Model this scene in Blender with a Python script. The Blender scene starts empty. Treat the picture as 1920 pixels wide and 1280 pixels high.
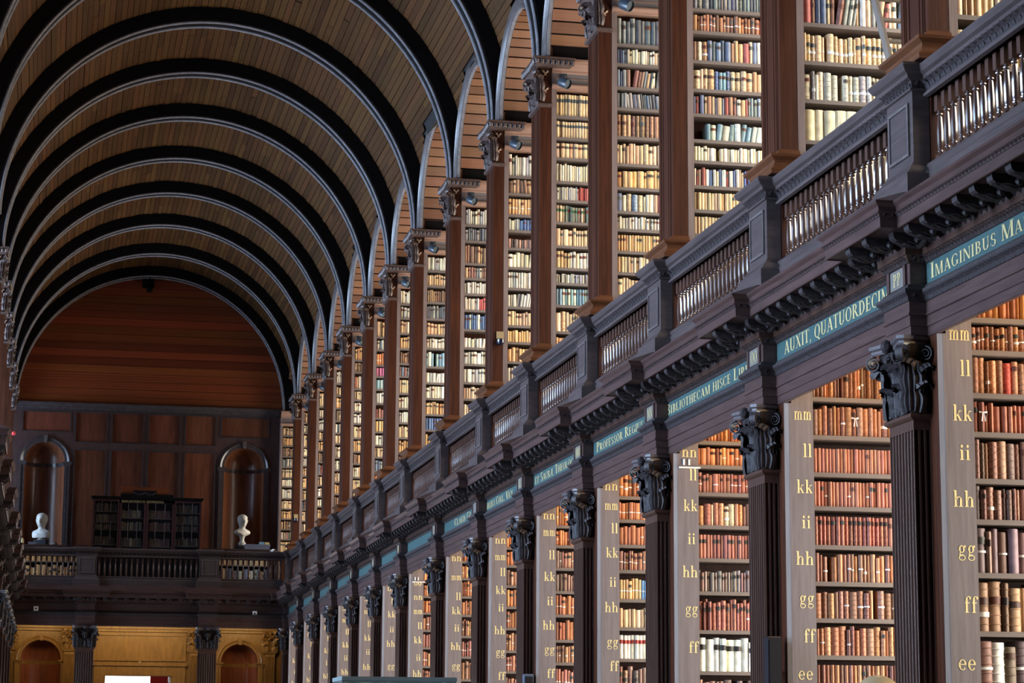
import bpy, math, random
from mathutils import Vector, Matrix, Euler
random.seed(7)
scene = bpy.context.scene
COL = scene.collection
PI = math.pi

# ------------------------------------------------------------------ camera
YAW, PITCH, ROLL, FOC, CZ = 0.197743, 0.173840, 0.0063486, 4275.73, 1.6
cy_, sy_, cp_, sp_ = math.cos(YAW), math.sin(YAW), math.cos(PITCH), math.sin(PITCH)
FW = Vector((sy_*cp_, cy_*cp_, sp_)); R0 = Vector((cy_, -sy_, 0)); U0 = R0.cross(FW)
RT = math.cos(ROLL)*R0 + math.sin(ROLL)*U0
UP = -math.sin(ROLL)*R0 + math.cos(ROLL)*U0
cam = bpy.data.cameras.new('camera'); cam_o = bpy.data.objects.new('camera', cam); COL.objects.link(cam_o)
cam.sensor_fit = 'HORIZONTAL'; cam.sensor_width = 36; cam.lens = FOC/1920*36
cam.clip_start = 0.1; cam.clip_end = 200
cam_o.matrix_world = Matrix(((RT.x, UP.x, -FW.x, 0), (RT.y, UP.y, -FW.y, 0), (RT.z, UP.z, -FW.z, CZ), (0, 0, 0, 1)))
scene.camera = cam_o

def proj(x, y, z):
    v = Vector((x, y, z-CZ)); d = v.dot(FW)
    return 960+FOC*v.dot(RT)/d, 640-FOC*v.dot(UP)/d

# ------------------------------------------------------------------ dimensions
XC = 2.33                                    # axis of the hall
DY = [-.03, .02, .15, .02, -.05, -.2, -.03, .33, .12, -.05, 0, -.1, -.08, 0]
YC = [14.45+3.2*k+DY[k] for k in range(14)]
NK = 14
YM1 = 11.25
def yc(k): return YM1 if k < 0 else (59.25 if k >= NK else YC[k])
XR, XP = 5.57, 5.69                          # pilaster face, bay plane
XU, XUB = 5.736, 5.885                       # upper column face, its back
YE = 59.04                                   # end wall
YG = 55.9                                    # front of the end gallery
ZS = 10.05                                   # springing
RS, RV = 3.41, 3.67                          # rib soffit, vault

# ------------------------------------------------------------------ world, lights, exposure
scene.view_settings.view_transform = 'Standard'; scene.view_settings.look = 'None'
scene.view_settings.gamma = 1.0; scene.view_settings.use_curve_mapping = False
scene.view_settings.exposure = 1.0
w = bpy.data.worlds.new('world'); scene.world = w; w.use_nodes = True
w.node_tree.nodes['Background'].inputs[0].default_value = (.55, .7, 1, 1)
w.node_tree.nodes['Background'].inputs[1].default_value = 0.15
def area(name, loc, rot, sx, sy, power, col, spread=PI):
    l = bpy.data.lights.new(name, 'AREA'); l.shape = 'RECTANGLE'; l.size = sx; l.size_y = sy
    l.energy = power; l.color = col; l.spread = spread
    o = bpy.data.objects.new(name, l); o.location = loc; o.rotation_euler = rot; COL.objects.link(o)
    return o
BLUE, NEUT, WARM = (.52, .71, 1.0), (1.0, .90, .76), (1.0, .62, .28)
P_LL, P_LU, P_RL, P_RU, P_LAMP = 95, 225, 150, 158, 7
for k in range(0, NK):
    ym = (yc(k-1)+yc(k))/2
    area('window_light', (8.45, ym, 2.9), (0, PI/2, 0), 2.6, 1.5, P_RL, NEUT)
    area('window_light', (8.45, ym, 7.8), (0, PI/2, 0), 3.6, 1.5, P_RU, NEUT)
    area('window_light', (-4.0, ym, 2.9), (0, -PI/2, 0), 2.6, 1.5, P_LL, BLUE, math.radians(90))
    area('window_light', (-4.0, ym, 7.8), (0, -PI/2, 0), 3.6, 1.5, P_LU*(1.3 if k > 10 else 1), BLUE, PI if k > 10 else math.radians(115))
    # the warm lamp hidden behind each architrave, shining on the top rows
    l = bpy.data.lights.new('alcove_lamp', 'POINT'); l.energy = P_LAMP; l.color = WARM; l.shadow_soft_size = .08
    o = bpy.data.objects.new('alcove_lamp', l); o.location = (6.35, yc(k)-1.0, 4.5); COL.objects.link(o)
area('window_light', (-4.0, 57.5, 7.8), (0, -PI/2, 0), 3.6, 1.8, P_LU*.75, BLUE)  # this one and the next are added to brighten end wall and busts
area('window_light', (8.45, 57.5, 7.8), (0, PI/2, 0), 3.6, 1.8, P_LU*.55, NEUT)
for x, sx, p in ((2.2, 2.2, 19), (-.25, 1.0, 8.5), (4.7, 1.0, 8.5)):       # unseen area lights added behind the end gallery beam to wash the ochre wall
    area('gallery_wash_light', (x, 56.45, 4.55), (math.radians(42), 0, 0), sx, .15, p, (1, .68, .28))

# ------------------------------------------------------------------ materials
def srgb(*c):
    return tuple(((v/255)/12.92 if v/255 <= .04045 else ((v/255+.055)/1.055)**2.4) for v in c[:3])+(1,)
MAT = {}
def newmat(name, rough=.5, spec=.5):
    m = bpy.data.materials.new(name); m.use_nodes = True; MAT[name] = m
    b = m.node_tree.nodes['Principled BSDF']; b.inputs['Roughness'].default_value = rough
    b.inputs['Specular IOR Level'].default_value = spec
    return m, m.node_tree, b
def N(t, typ, **kw):
    n = t.nodes.new(typ)
    for k_, v_ in kw.items(): setattr(n, k_, v_)
    return n
def coords(t, scale):
    tc = N(t, 'ShaderNodeTexCoord'); oi = N(t, 'ShaderNodeObjectInfo')
    mu = N(t, 'ShaderNodeMath', operation='MULTIPLY'); mu.inputs[1].default_value = 37.0
    t.links.new(oi.outputs['Random'], mu.inputs[0])
    ad = N(t, 'ShaderNodeVectorMath', operation='ADD')
    t.links.new(tc.outputs['Object'], ad.inputs[0]); t.links.new(mu.outputs[0], ad.inputs[1])
    mp = N(t, 'ShaderNodeMapping'); mp.inputs['Scale'].default_value = scale
    t.links.new(ad.outputs[0], mp.inputs['Vector'])
    return mp.outputs[0], oi
def ramp(t, fac, c1, c2, p1=.3, p2=.7):
    r = N(t, 'ShaderNodeValToRGB'); r.color_ramp.elements[0].color = c1; r.color_ramp.elements[1].color = c2
    r.color_ramp.elements[0].position = p1; r.color_ramp.elements[1].position = p2
    t.links.new(fac, r.inputs[0]); return r.outputs[0]
def wood(name, c1, c2, rough=.4, scale=(25, 25, 2.5), vary=0.0, bump=.15, island=False, spec=.5, bscale=None):
    m, t, b = newmat(name, rough, spec)
    v, oi = coords(t, scale)
    no = N(t, 'ShaderNodeTexNoise'); no.inputs['Scale'].default_value = 1; no.inputs['Detail'].default_value = 5
    no.inputs['Roughness'].default_value = .65
    t.links.new(v, no.inputs['Vector'])
    out = ramp(t, no.outputs['Fac'], c1, c2)
    if vary:
        rnd = oi.outputs['Random']
        if island:
            ge = N(t, 'ShaderNodeNewGeometry')
            s = N(t, 'ShaderNodeMath', operation='ADD'); t.links.new(rnd, s.inputs[0]); t.links.new(ge.outputs['Random Per Island'], s.inputs[1])
            f = N(t, 'ShaderNodeMath', operation='FRACT'); t.links.new(s.outputs[0], f.inputs[0]); rnd = f.outputs[0]
        mr = N(t, 'ShaderNodeMapRange'); mr.inputs[3].default_value = 1-vary; mr.inputs[4].default_value = 1+vary
        t.links.new(rnd, mr.inputs[0])
        hs = N(t, 'ShaderNodeHueSaturation'); t.links.new(mr.outputs[0], hs.inputs['Value']); t.links.new(out, hs.inputs['Color'])
        m2 = N(t, 'ShaderNodeMath', operation='MULTIPLY'); m2.inputs[1].default_value = 7.13; t.links.new(rnd, m2.inputs[0])
        f2 = N(t, 'ShaderNodeMath', operation='FRACT'); t.links.new(m2.outputs[0], f2.inputs[0])
        mh = N(t, 'ShaderNodeMapRange'); mh.inputs[3].default_value = .492; mh.inputs[4].default_value = .508
        t.links.new(f2.outputs[0], mh.inputs[0]); t.links.new(mh.outputs[0], hs.inputs['Hue'])
        out = hs.outputs[0]
    t.links.new(out, b.inputs['Base Color'])
    if bump:
        bp = N(t, 'ShaderNodeBump'); bp.inputs['Strength'].default_value = bump; bp.inputs['Distance'].default_value = .01
        if bscale:
            n2 = N(t, 'ShaderNodeTexNoise'); n2.inputs['Scale'].default_value = bscale; n2.inputs['Detail'].default_value = 3
            tc = N(t, 'ShaderNodeTexCoord'); t.links.new(tc.outputs['Object'], n2.inputs['Vector'])
            t.links.new(n2.outputs['Fac'], bp.inputs['Height'])
        else:
            t.links.new(no.outputs['Fac'], bp.inputs['Height'])
        t.links.new(bp.outputs[0], b.inputs['Normal'])
    return m
def plain(name, c, rough=.5, spec=.5, metal=0, noise=0, nscale=20):
    m, t, b = newmat(name, rough, spec); b.inputs['Metallic'].default_value = metal
    if noise:
        v, oi = coords(t, (nscale,)*3)
        no = N(t, 'ShaderNodeTexNoise'); no.inputs['Scale'].default_value = 1; t.links.new(v, no.inputs['Vector'])
        lo = tuple(x*(1-noise) for x in c[:3])+(1,); hi = tuple(min(1, x*(1+noise)) for x in c[:3])+(1,)
        t.links.new(ramp(t, no.outputs['Fac'], lo, hi), b.inputs['Base Color'])
    else:
        b.inputs['Base Color'].default_value = c
    return m
W_ENT = wood('entablature_oak', (.036, .019, .017, 1), (.070, .038, .034, 1), .36, (6, 2.5, 30))
W_CARV = wood('carved_oak', (.012, .009, .010, 1), (.036, .026, .027, 1), .55, (30, 30, 30), bump=.3, bscale=120, spec=.35)
W_PIL = wood('pilaster_oak', (.034, .016, .012, 1), (.07, .034, .023, 1), .36, (35, 35, 2))
W_BLACK = wood('black_and_shaded_oak', (.003, .0025, .003, 1), (.007, .0055, .006, 1), .6, (10, 10, 10), bump=.05, spec=.12)  # black furniture, and the unlit rib sides with their shade in the colour
W_RIBEDGE = wood('lit_moulding_oak', (.15, .145, .155, 1), (.26, .25, .265, 1), .2, (10, 10, 10), bump=.05)  # paler than the ribs: the bright lit edges are put into the colour
W_ENDM = wood('end_moulding', (.035, .028, .03, 1), (.07, .058, .06, 1), .2, (10, 10, 10), bump=.05)
W_STILE = wood('weathered_board', (.135, .112, .115, 1), (.20, .17, .173, 1), .5, (30, 30, 2))
W_EDGE = wood('board_edge', (.27, .25, .25, 1), (.36, .34, .33, 1), .5, (30, 30, 2))
W_SHELF = wood('shelf_oak', (.105, .082, .072, 1), (.17, .138, .122, 1), .5, (2.5, 30, 30))
W_COL = wood('column_mahogany', (.026, .0068, .0032, 1), (.064, .0185, .0072, 1), .34, (28, 28, 1.6))
W_COLB = wood('column_base_oak', (.062, .022, .009, 1), (.115, .043, .018, 1), .3, (4, 4, 25))
W_COLC = wood('column_capital_oak', (.045, .027, .023, 1), (.10, .062, .052, 1), .4, (30, 30, 30), bump=.5, bscale=70)
W_UST = wood('gallery_stile', (.14, .10, .09, 1), (.20, .15, .14, 1), .45, (30, 30, 2))
W_PLANK = wood('vault_plank', (.036, .0135, .0035, 1), (.100, .043, .0115, 1), .6, (40, 9, 40), vary=.30, island=True, spec=.2)
W_ALC = wood('alcove_plank', (.17, .075, .040, 1), (.29, .14, .08, 1), .5, (2, 40, 40), vary=.26)
W_TYMP = wood('tympanum_board', (.09, .016, .005, 1), (.34, .078, .022, 1), .36, (1.2, 20, 20), vary=.4)
W_PANEL = wood('end_panel', (.075, .023, .013, 1), (.19, .062, .032, 1), .28, (14, 14, 1.5), vary=.22)
W_END = wood('end_oak', (.05, .028, .026, 1), (.09, .052, .048, 1), .3, (20, 20, 3))
W_OCHRE = wood('ochre_panelling', (.15, .082, .026, 1), (.24, .135, .045, 1), .4, (14, 14, 3))
W_ALCC = wood('gallery_cornice', (.20, .115, .082, 1), (.29, .175, .13, 1), .4, (3, 30, 30))
W_RAIL = wood('balustrade_oak', (.045, .034, .034, 1), (.08, .06, .058, 1), .3, (6, 2, 30))
W_BAL = wood('baluster_oak', (.05, .028, .022, 1), (.09, .05, .04, 1), .16, (30, 30, 6), bump=.03, spec=.9)
W_ARCH = wood('arch_moulding', (.07, .058, .056, 1), (.125, .105, .10, 1), .3, (8, 8, 8))
M_TEAL = plain('teal_paint', srgb(40, 68, 68), .5, noise=.12)
W_ABAC = wood('abacus_oak', (.05, .04, .042, 1), (.09, .075, .078, 1), .3, (20, 20, 20))
M_GOLD = plain('gilt_lettering', srgb(172, 156, 110), .45, noise=.1)
M_GILT = plain('gilt_letter', srgb(226, 208, 150), .5, noise=.06)
M_PLATE = plain('plate_paint', srgb(96, 92, 86), .45)
M_DARK = plain('dark_void', (.006, .005, .005, 1), .8)
M_MARBLE = plain('marble', srgb(196, 194, 186), .4, noise=.06, nscale=8)
M_PAPER = plain('paper', srgb(232, 230, 224), .7)
M_GREY = plain('grey_card', srgb(120, 124, 140), .6)
M_BLUEC = plain('blue_card', srgb(120, 160, 190), .6)
M_YEL = plain('yellow_card', srgb(205, 185, 130), .6)
M_SPOT = plain('lamp_enamel', srgb(50, 60, 68), .35)
M_BLK = plain('black_plastic', srgb(22, 24, 30), .35)
M_BLK2 = plain('blue_grey_plastic', srgb(70, 84, 100), .4)
M_LENS = plain('dome_glass', srgb(16, 22, 40), .08, .8)
M_BRASS = plain('brass_plate', srgb(150, 130, 96), .45)
M_RED = plain('red_cloth', srgb(190, 40, 45), .6)
M_WHITE = plain('white_paint', srgb(240, 240, 240), .6)
M_STONE = plain('floor_boards', srgb(96, 74, 58), .5, noise=.2)
M_CASE = plain('case_metal', srgb(130, 146, 148), .35)
W_GLZ = wood('glazed_case_frame', (.03, .010, .012, 1), (.055, .02, .022, 1), .35, (20, 20, 3))
m, t, b = newmat('thin_pane', .05); M_PANE = m
_tr = N(t, 'ShaderNodeBsdfTransparent'); _mx = N(t, 'ShaderNodeMixShader'); _mx.inputs[0].default_value = .35
b.inputs['Base Color'].default_value = (.02, .02, .025, 1)
t.links.new(_tr.outputs[0], _mx.inputs[1]); t.links.new(b.outputs[0], _mx.inputs[2]); t.links.new(_mx.outputs[0], t.nodes['Material Output'].inputs[0])
M_LADDER = wood('ladder_ash', (.085, .068, .056, 1), (.14, .115, .095, 1), .5, (30, 30, 2))
m, t, b = newmat('case_glass', .03); b.inputs['Base Color'].default_value = (.75, .92, .92, 1); b.inputs['Transmission Weight'].default_value = .9
b.inputs['IOR'].default_value = 1.45; M_GLASS = m
m, t, b = newmat('lit_panel', .5); b.inputs['Emission Color'].default_value = (1, .99, 1, 1); b.inputs['Emission Strength'].default_value = 2.2; M_LIT = m
# bindings: the colour of each book is its own object colour (or its point colour in the joined rows)
def binding(name, attr):
    m, t, b = newmat(name, .55, .35)
    if attr:
        a = N(t, 'ShaderNodeVertexColor'); a.layer_name = 'Col'; src = a.outputs['Color']
    else:
        a = N(t, 'ShaderNodeObjectInfo'); src = a.outputs['Color']
    v, oi = coords(t, (30, 30, 9) if attr else (1.5, 2, 5))
    no = N(t, 'ShaderNodeTexNoise'); no.inputs['Scale'].default_value = 1; no.inputs['Detail'].default_value = 4
    t.links.new(v, no.inputs['Vector'])
    mr = N(t, 'ShaderNodeMapRange'); mr.inputs[1].default_value = .3; mr.inputs[2].default_value = .7
    mr.inputs[3].default_value = .80; mr.inputs[4].default_value = 1.2
    t.links.new(no.outputs['Fac'], mr.inputs[0])
    hs = N(t, 'ShaderNodeHueSaturation'); t.links.new(mr.outputs[0], hs.inputs['Value']); t.links.new(src, hs.inputs['Color'])
    t.links.new(hs.outputs[0], b.inputs['Base Color'])
    return m
M_BOOK = binding('leather_binding', False); M_BOOKS = binding('leather_bindings', True)
M_LABEL = binding('title_label', False)

# ------------------------------------------------------------------ mesh helpers
class MB:
    def __init__(s): s.v = []; s.f = []
    def add(s, vs, fs):
        o = len(s.v); s.v += [tuple(p) for p in vs]; s.f += [tuple(i+o for i in f) for f in fs]; return s
    def box(s, x0, x1, y0, y1, z0, z1):
        return s.add([(x0, y0, z0), (x1, y0, z0), (x1, y1, z0), (x0, y1, z0), (x0, y0, z1), (x1, y0, z1), (x1, y1, z1), (x0, y1, z1)],
                     [(0, 3, 2, 1), (4, 5, 6, 7), (0, 1, 5, 4), (1, 2, 6, 5), (2, 3, 7, 6), (3, 0, 4, 7)])
    def quad(s, a, b, c, d): return s.add([a, b, c, d], [(0, 1, 2, 3)])
    def sweep(s, path, prof, i0=0, i1=None, caps=False):
        """extrude a profile of (outward distance, z) along a plan path; outward is to the left of travel; corners mitred"""
        i1 = len(path)-1 if i1 is None else i1
        n = len(prof); vs = []; fs = []
        for i in range(i0, i1+1):
            p = Vector(path[i])
            ns = []
            if i > 0: d = (p-Vector(path[i-1])).normalized(); ns.append(Vector((-d.y, d.x)))
            if i < len(path)-1: d = (Vector(path[i+1])-p).normalized(); ns.append(Vector((-d.y, d.x)))
            q = ns[0] if len(ns) == 1 else (ns[0]+ns[1])/(1+ns[0].dot(ns[1])+1e-9)
            for d, z in prof: vs.append((p.x+q.x*d, p.y+q.y*d, z))
        m = i1-i0
        for i in range(m):
            for j in range(n-1): fs.append((i*n+j, (i+1)*n+j, (i+1)*n+j+1, i*n+j+1))
        if caps: fs += [tuple(range(n)), tuple(range(m*n+n-1, m*n-1, -1))]
        return s.add(vs, fs)
    def ring(s, pts, prof):
        """closed plan polygon (clockwise from above so that outward is left), stepped by profile, with end caps"""
        n = len(pts); vs = []; fs = []
        for d, z in prof:
            for i in range(n):
                p = Vector(pts[i]); a = (p-Vector(pts[i-1])).normalized(); b_ = (Vector(pts[(i+1) % n])-p).normalized()
                n1 = Vector((-a.y, a.x)); n2 = Vector((-b_.y, b_.x)); q = (n1+n2)/(1+n1.dot(n2)+1e-9)
                vs.append((p.x+q.x*d, p.y+q.y*d, z))
        for j in range(len(prof)-1):
            for i in range(n):
                k = (i+1) % n; fs.append((j*n+i, j*n+k, (j+1)*n+k, (j+1)*n+i))
        fs += [tuple(range(n)), tuple(range((len(prof)-1)*n+n-1, (len(prof)-1)*n-1, -1))]
        return s.add(vs, fs)
    def lathe(s, c, prof, seg=12, sx=1, sy=1):
        n = len(prof); vs = []; fs = []
        for i in range(seg):
            a = 2*PI*i/seg
            for r, z in prof: vs.append((c[0]+r*sx*math.cos(a), c[1]+r*sy*math.sin(a), c[2]+z))
        for i in range(seg):
            k = (i+1) % seg
            for j in range(n-1): fs.append((i*n+j, k*n+j, k*n+j+1, i*n+j+1))
        fs += [tuple(i*n for i in range(seg))[::-1], tuple(i*n+n-1 for i in range(seg))]
        return s.add(vs, fs)
    def tube(s, pts, r, seg=6):
        vs = []; fs = []; n = len(pts)
        for i, p in enumerate(pts):
            p = Vector(p); d = (Vector(pts[min(i+1, n-1)])-Vector(pts[max(i-1, 0)])).normalized()
            a = d.cross(Vector((0.3, 0.1, 1))).normalized(); b_ = d.cross(a)
            rr = r[i] if isinstance(r, (list, tuple)) else r
            for j in range(seg):
                t_ = 2*PI*j/seg; vs.append(p+rr*(math.cos(t_)*a+math.sin(t_)*b_))
        for i in range(n-1):
            for j in range(seg):
                k = (j+1) % seg; fs.append((i*seg+j, i*seg+k, (i+1)*seg+k, (i+1)*seg+j))
        fs += [tuple(range(seg))[::-1], tuple(range((n-1)*seg, n*seg))]
        return s.add(vs, fs)
    def grid(s, fn, nu, nv):
        vs = [fn(i/nu, j/nv) for j in range(nv+1) for i in range(nu+1)]
        fs = [(j*(nu+1)+i, j*(nu+1)+i+1, (j+1)*(nu+1)+i+1, (j+1)*(nu+1)+i) for j in range(nv) for i in range(nu)]
        return s.add(vs, fs)
    def arc(s, cx, cz, sec, a0, a1, n, plane='xz'):
        """sweep a closed section of (radius, depth) round an arc; plane xz: depth is y; plane yz: depth is x"""
        m = len(sec); vs = []; fs = []
        for i in range(n+1):
            a = a0+(a1-a0)*i/n
            for r, d in sec:
                vs.append((cx+r*math.cos(a), d, cz+r*math.sin(a)) if plane == 'xz' else (d, cx+r*math.cos(a), cz+r*math.sin(a)))
        for i in range(n):
            for j in range(m):
                k = (j+1) % m; fs.append((i*m+j, i*m+k, (i+1)*m+k, (i+1)*m+j))
        fs += [tuple(range(m)), tuple(range(n*m+m-1, n*m-1, -1))]
        return s.add(vs, fs)
    def mesh(s, name, mat, smooth=False, org=(0, 0, 0)):
        me = bpy.data.meshes.new(name)
        me.from_pydata([(x-org[0], y-org[1], z-org[2]) for x, y, z in s.v], [], s.f); me.update()
        if mat: me.materials.append(mat)
        if smooth:
            me.polygons.foreach_set('use_smooth', [True]*len(me.polygons))
            try: me.set_sharp_from_angle(angle=math.radians(40))
            except Exception: pass
        return me
def link(name, me, parent=None, kind=None):
    o = bpy.data.objects.new(name, me); COL.objects.link(o)
    if parent is not None: o.parent = parent
    if kind: o['kind'] = kind
    return o
ORG = {}
def org_of(p):
    while p is not None:
        if p.name in ORG: return ORG[p.name]
        p = p.parent
    return (0, 0, 0)
def part(name, mb, mat, parent, smooth=False, kind=None):
    """a mesh given in the thing's building coordinates, parented to it"""
    return link(name, mb.mesh(name, mat, smooth, org_of(parent)), parent, kind)
def thing(name, label, cat, loc, group=None, kind=None):
    o = bpy.data.objects.new(name, None); COL.objects.link(o); o.location = loc; o.empty_display_size = .1
    ORG[o.name] = tuple(loc)
    if label: o['label'] = label
    if cat: o['category'] = cat
    if group: o['group'] = group
    if kind: o['kind'] = kind
    return o
def tag(o, label, cat, group=None):
    o['label'] = label; o['category'] = cat
    if group: o['group'] = group
    return o
def single(name, mb, mat, label, cat, org, group=None, smooth=False):
    o = link(name, mb.mesh(name, mat, smooth, org)); o.location = org
    return tag(o, label, cat, group)
def struct(name, mb, mat, parent=None, smooth=False):
    return link(name, mb.mesh(name, mat, smooth, org_of(parent)), parent, None if parent else 'structure')
KIDS = {}
def children(o): return [c for c in bpy.data.objects if c.parent == o]
def copy_tree(o, kids, parent=None):
    c = o.copy(); COL.objects.link(c)
    if parent is not None: c.parent = parent
    for ch, sub in kids: copy_tree(ch, sub, c)
    return c
def kid_tree(o): return [(c, kid_tree(c)) for c in children(o)]
class Proto:
    """first use builds, later uses copy the thing with its parts"""
    def __init__(s, build): s.build = build; s.o = None
    def at(s, loc, label, cat, group=None, mirror=False):
        if s.o is None:
            s.o = s.build(); s.kids = kid_tree(s.o); o = s.o
        else:
            o = copy_tree(s.o, s.kids)
        ORG[o.name] = tuple(loc)
        o.location = (2*XC-loc[0], loc[1], loc[2]) if mirror else loc
        o.scale = (-1, 1, 1) if mirror else (1, 1, 1)
        o['label'] = label; o['category'] = cat
        if group: o['group'] = group
        return o
def nth(n):
    w_ = ['zeroth', 'first', 'second', 'third', 'fourth', 'fifth', 'sixth', 'seventh', 'eighth', 'ninth', 'tenth', 'eleventh', 'twelfth',
          'thirteenth', 'fourteenth', 'fifteenth', 'sixteenth', 'seventeenth', 'eighteenth', 'nineteenth', 'twentieth']
    return w_[n] if n < len(w_) else str(n)+('st' if n % 10 == 1 and n != 11 else 'nd' if n % 10 == 2 and n != 12 else 'rd' if n % 10 == 3 and n != 13 else 'th')
PLATES = ['PP', 'OO', 'NN', 'MM', 'LL', 'KK', 'II', 'HH', 'GG', 'FF', 'EE', 'DD', 'CC', 'BB']
def where(k):
    return f'under plate {PLATES[k]}' if k < 5 else f'{nth(NK-k)} from end wall'

# ------------------------------------------------------------------ painted serif letters
T_, H_ = .17, .055
def g_arc(cx, cy, rx, ry, a0, a1, tk=T_, th=H_, n=14):
    out = []; prev = None
    for i in range(n+1):
        a = math.radians(a0+(a1-a0)*i/n); c, s_ = math.cos(a), math.sin(a)
        w_ = th+(tk-th)*c*c
        pr = ((cx+rx*c, cy+ry*s_), (cx+(rx-w_)*c, cy+(ry-w_)*s_))
        if prev: out.append([prev[0], pr[0], pr[1], prev[1]])
        prev = pr
    return out
def g_rect(x0, x1, y0, y1): return [[(x0, y0), (x1, y0), (x1, y1), (x0, y1)]]
def g_stem(x, y0=0, y1=1, w_=T_, sl=True, st=True):
    o = g_rect(x-w_/2, x+w_/2, y0, y1)
    if sl: o += g_rect(x-w_/2-.08, x+w_/2+.08, y0, y0+.045)
    if st: o += g_rect(x-w_/2-.08, x+w_/2+.08, y1-.045, y1)
    return o
def g_dia(x0, y0, x1, y1, w_): return [[(x0-w_/2, y0), (x0+w_/2, y0), (x1+w_/2, y1), (x1-w_/2, y1)]]
def g_bar(x0, x1, y, h=H_): return g_rect(x0, x1, y-h/2, y+h/2)
def g_ser(x, y): return g_rect(x-.13, x+.13, y-.022, y+.022)
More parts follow.
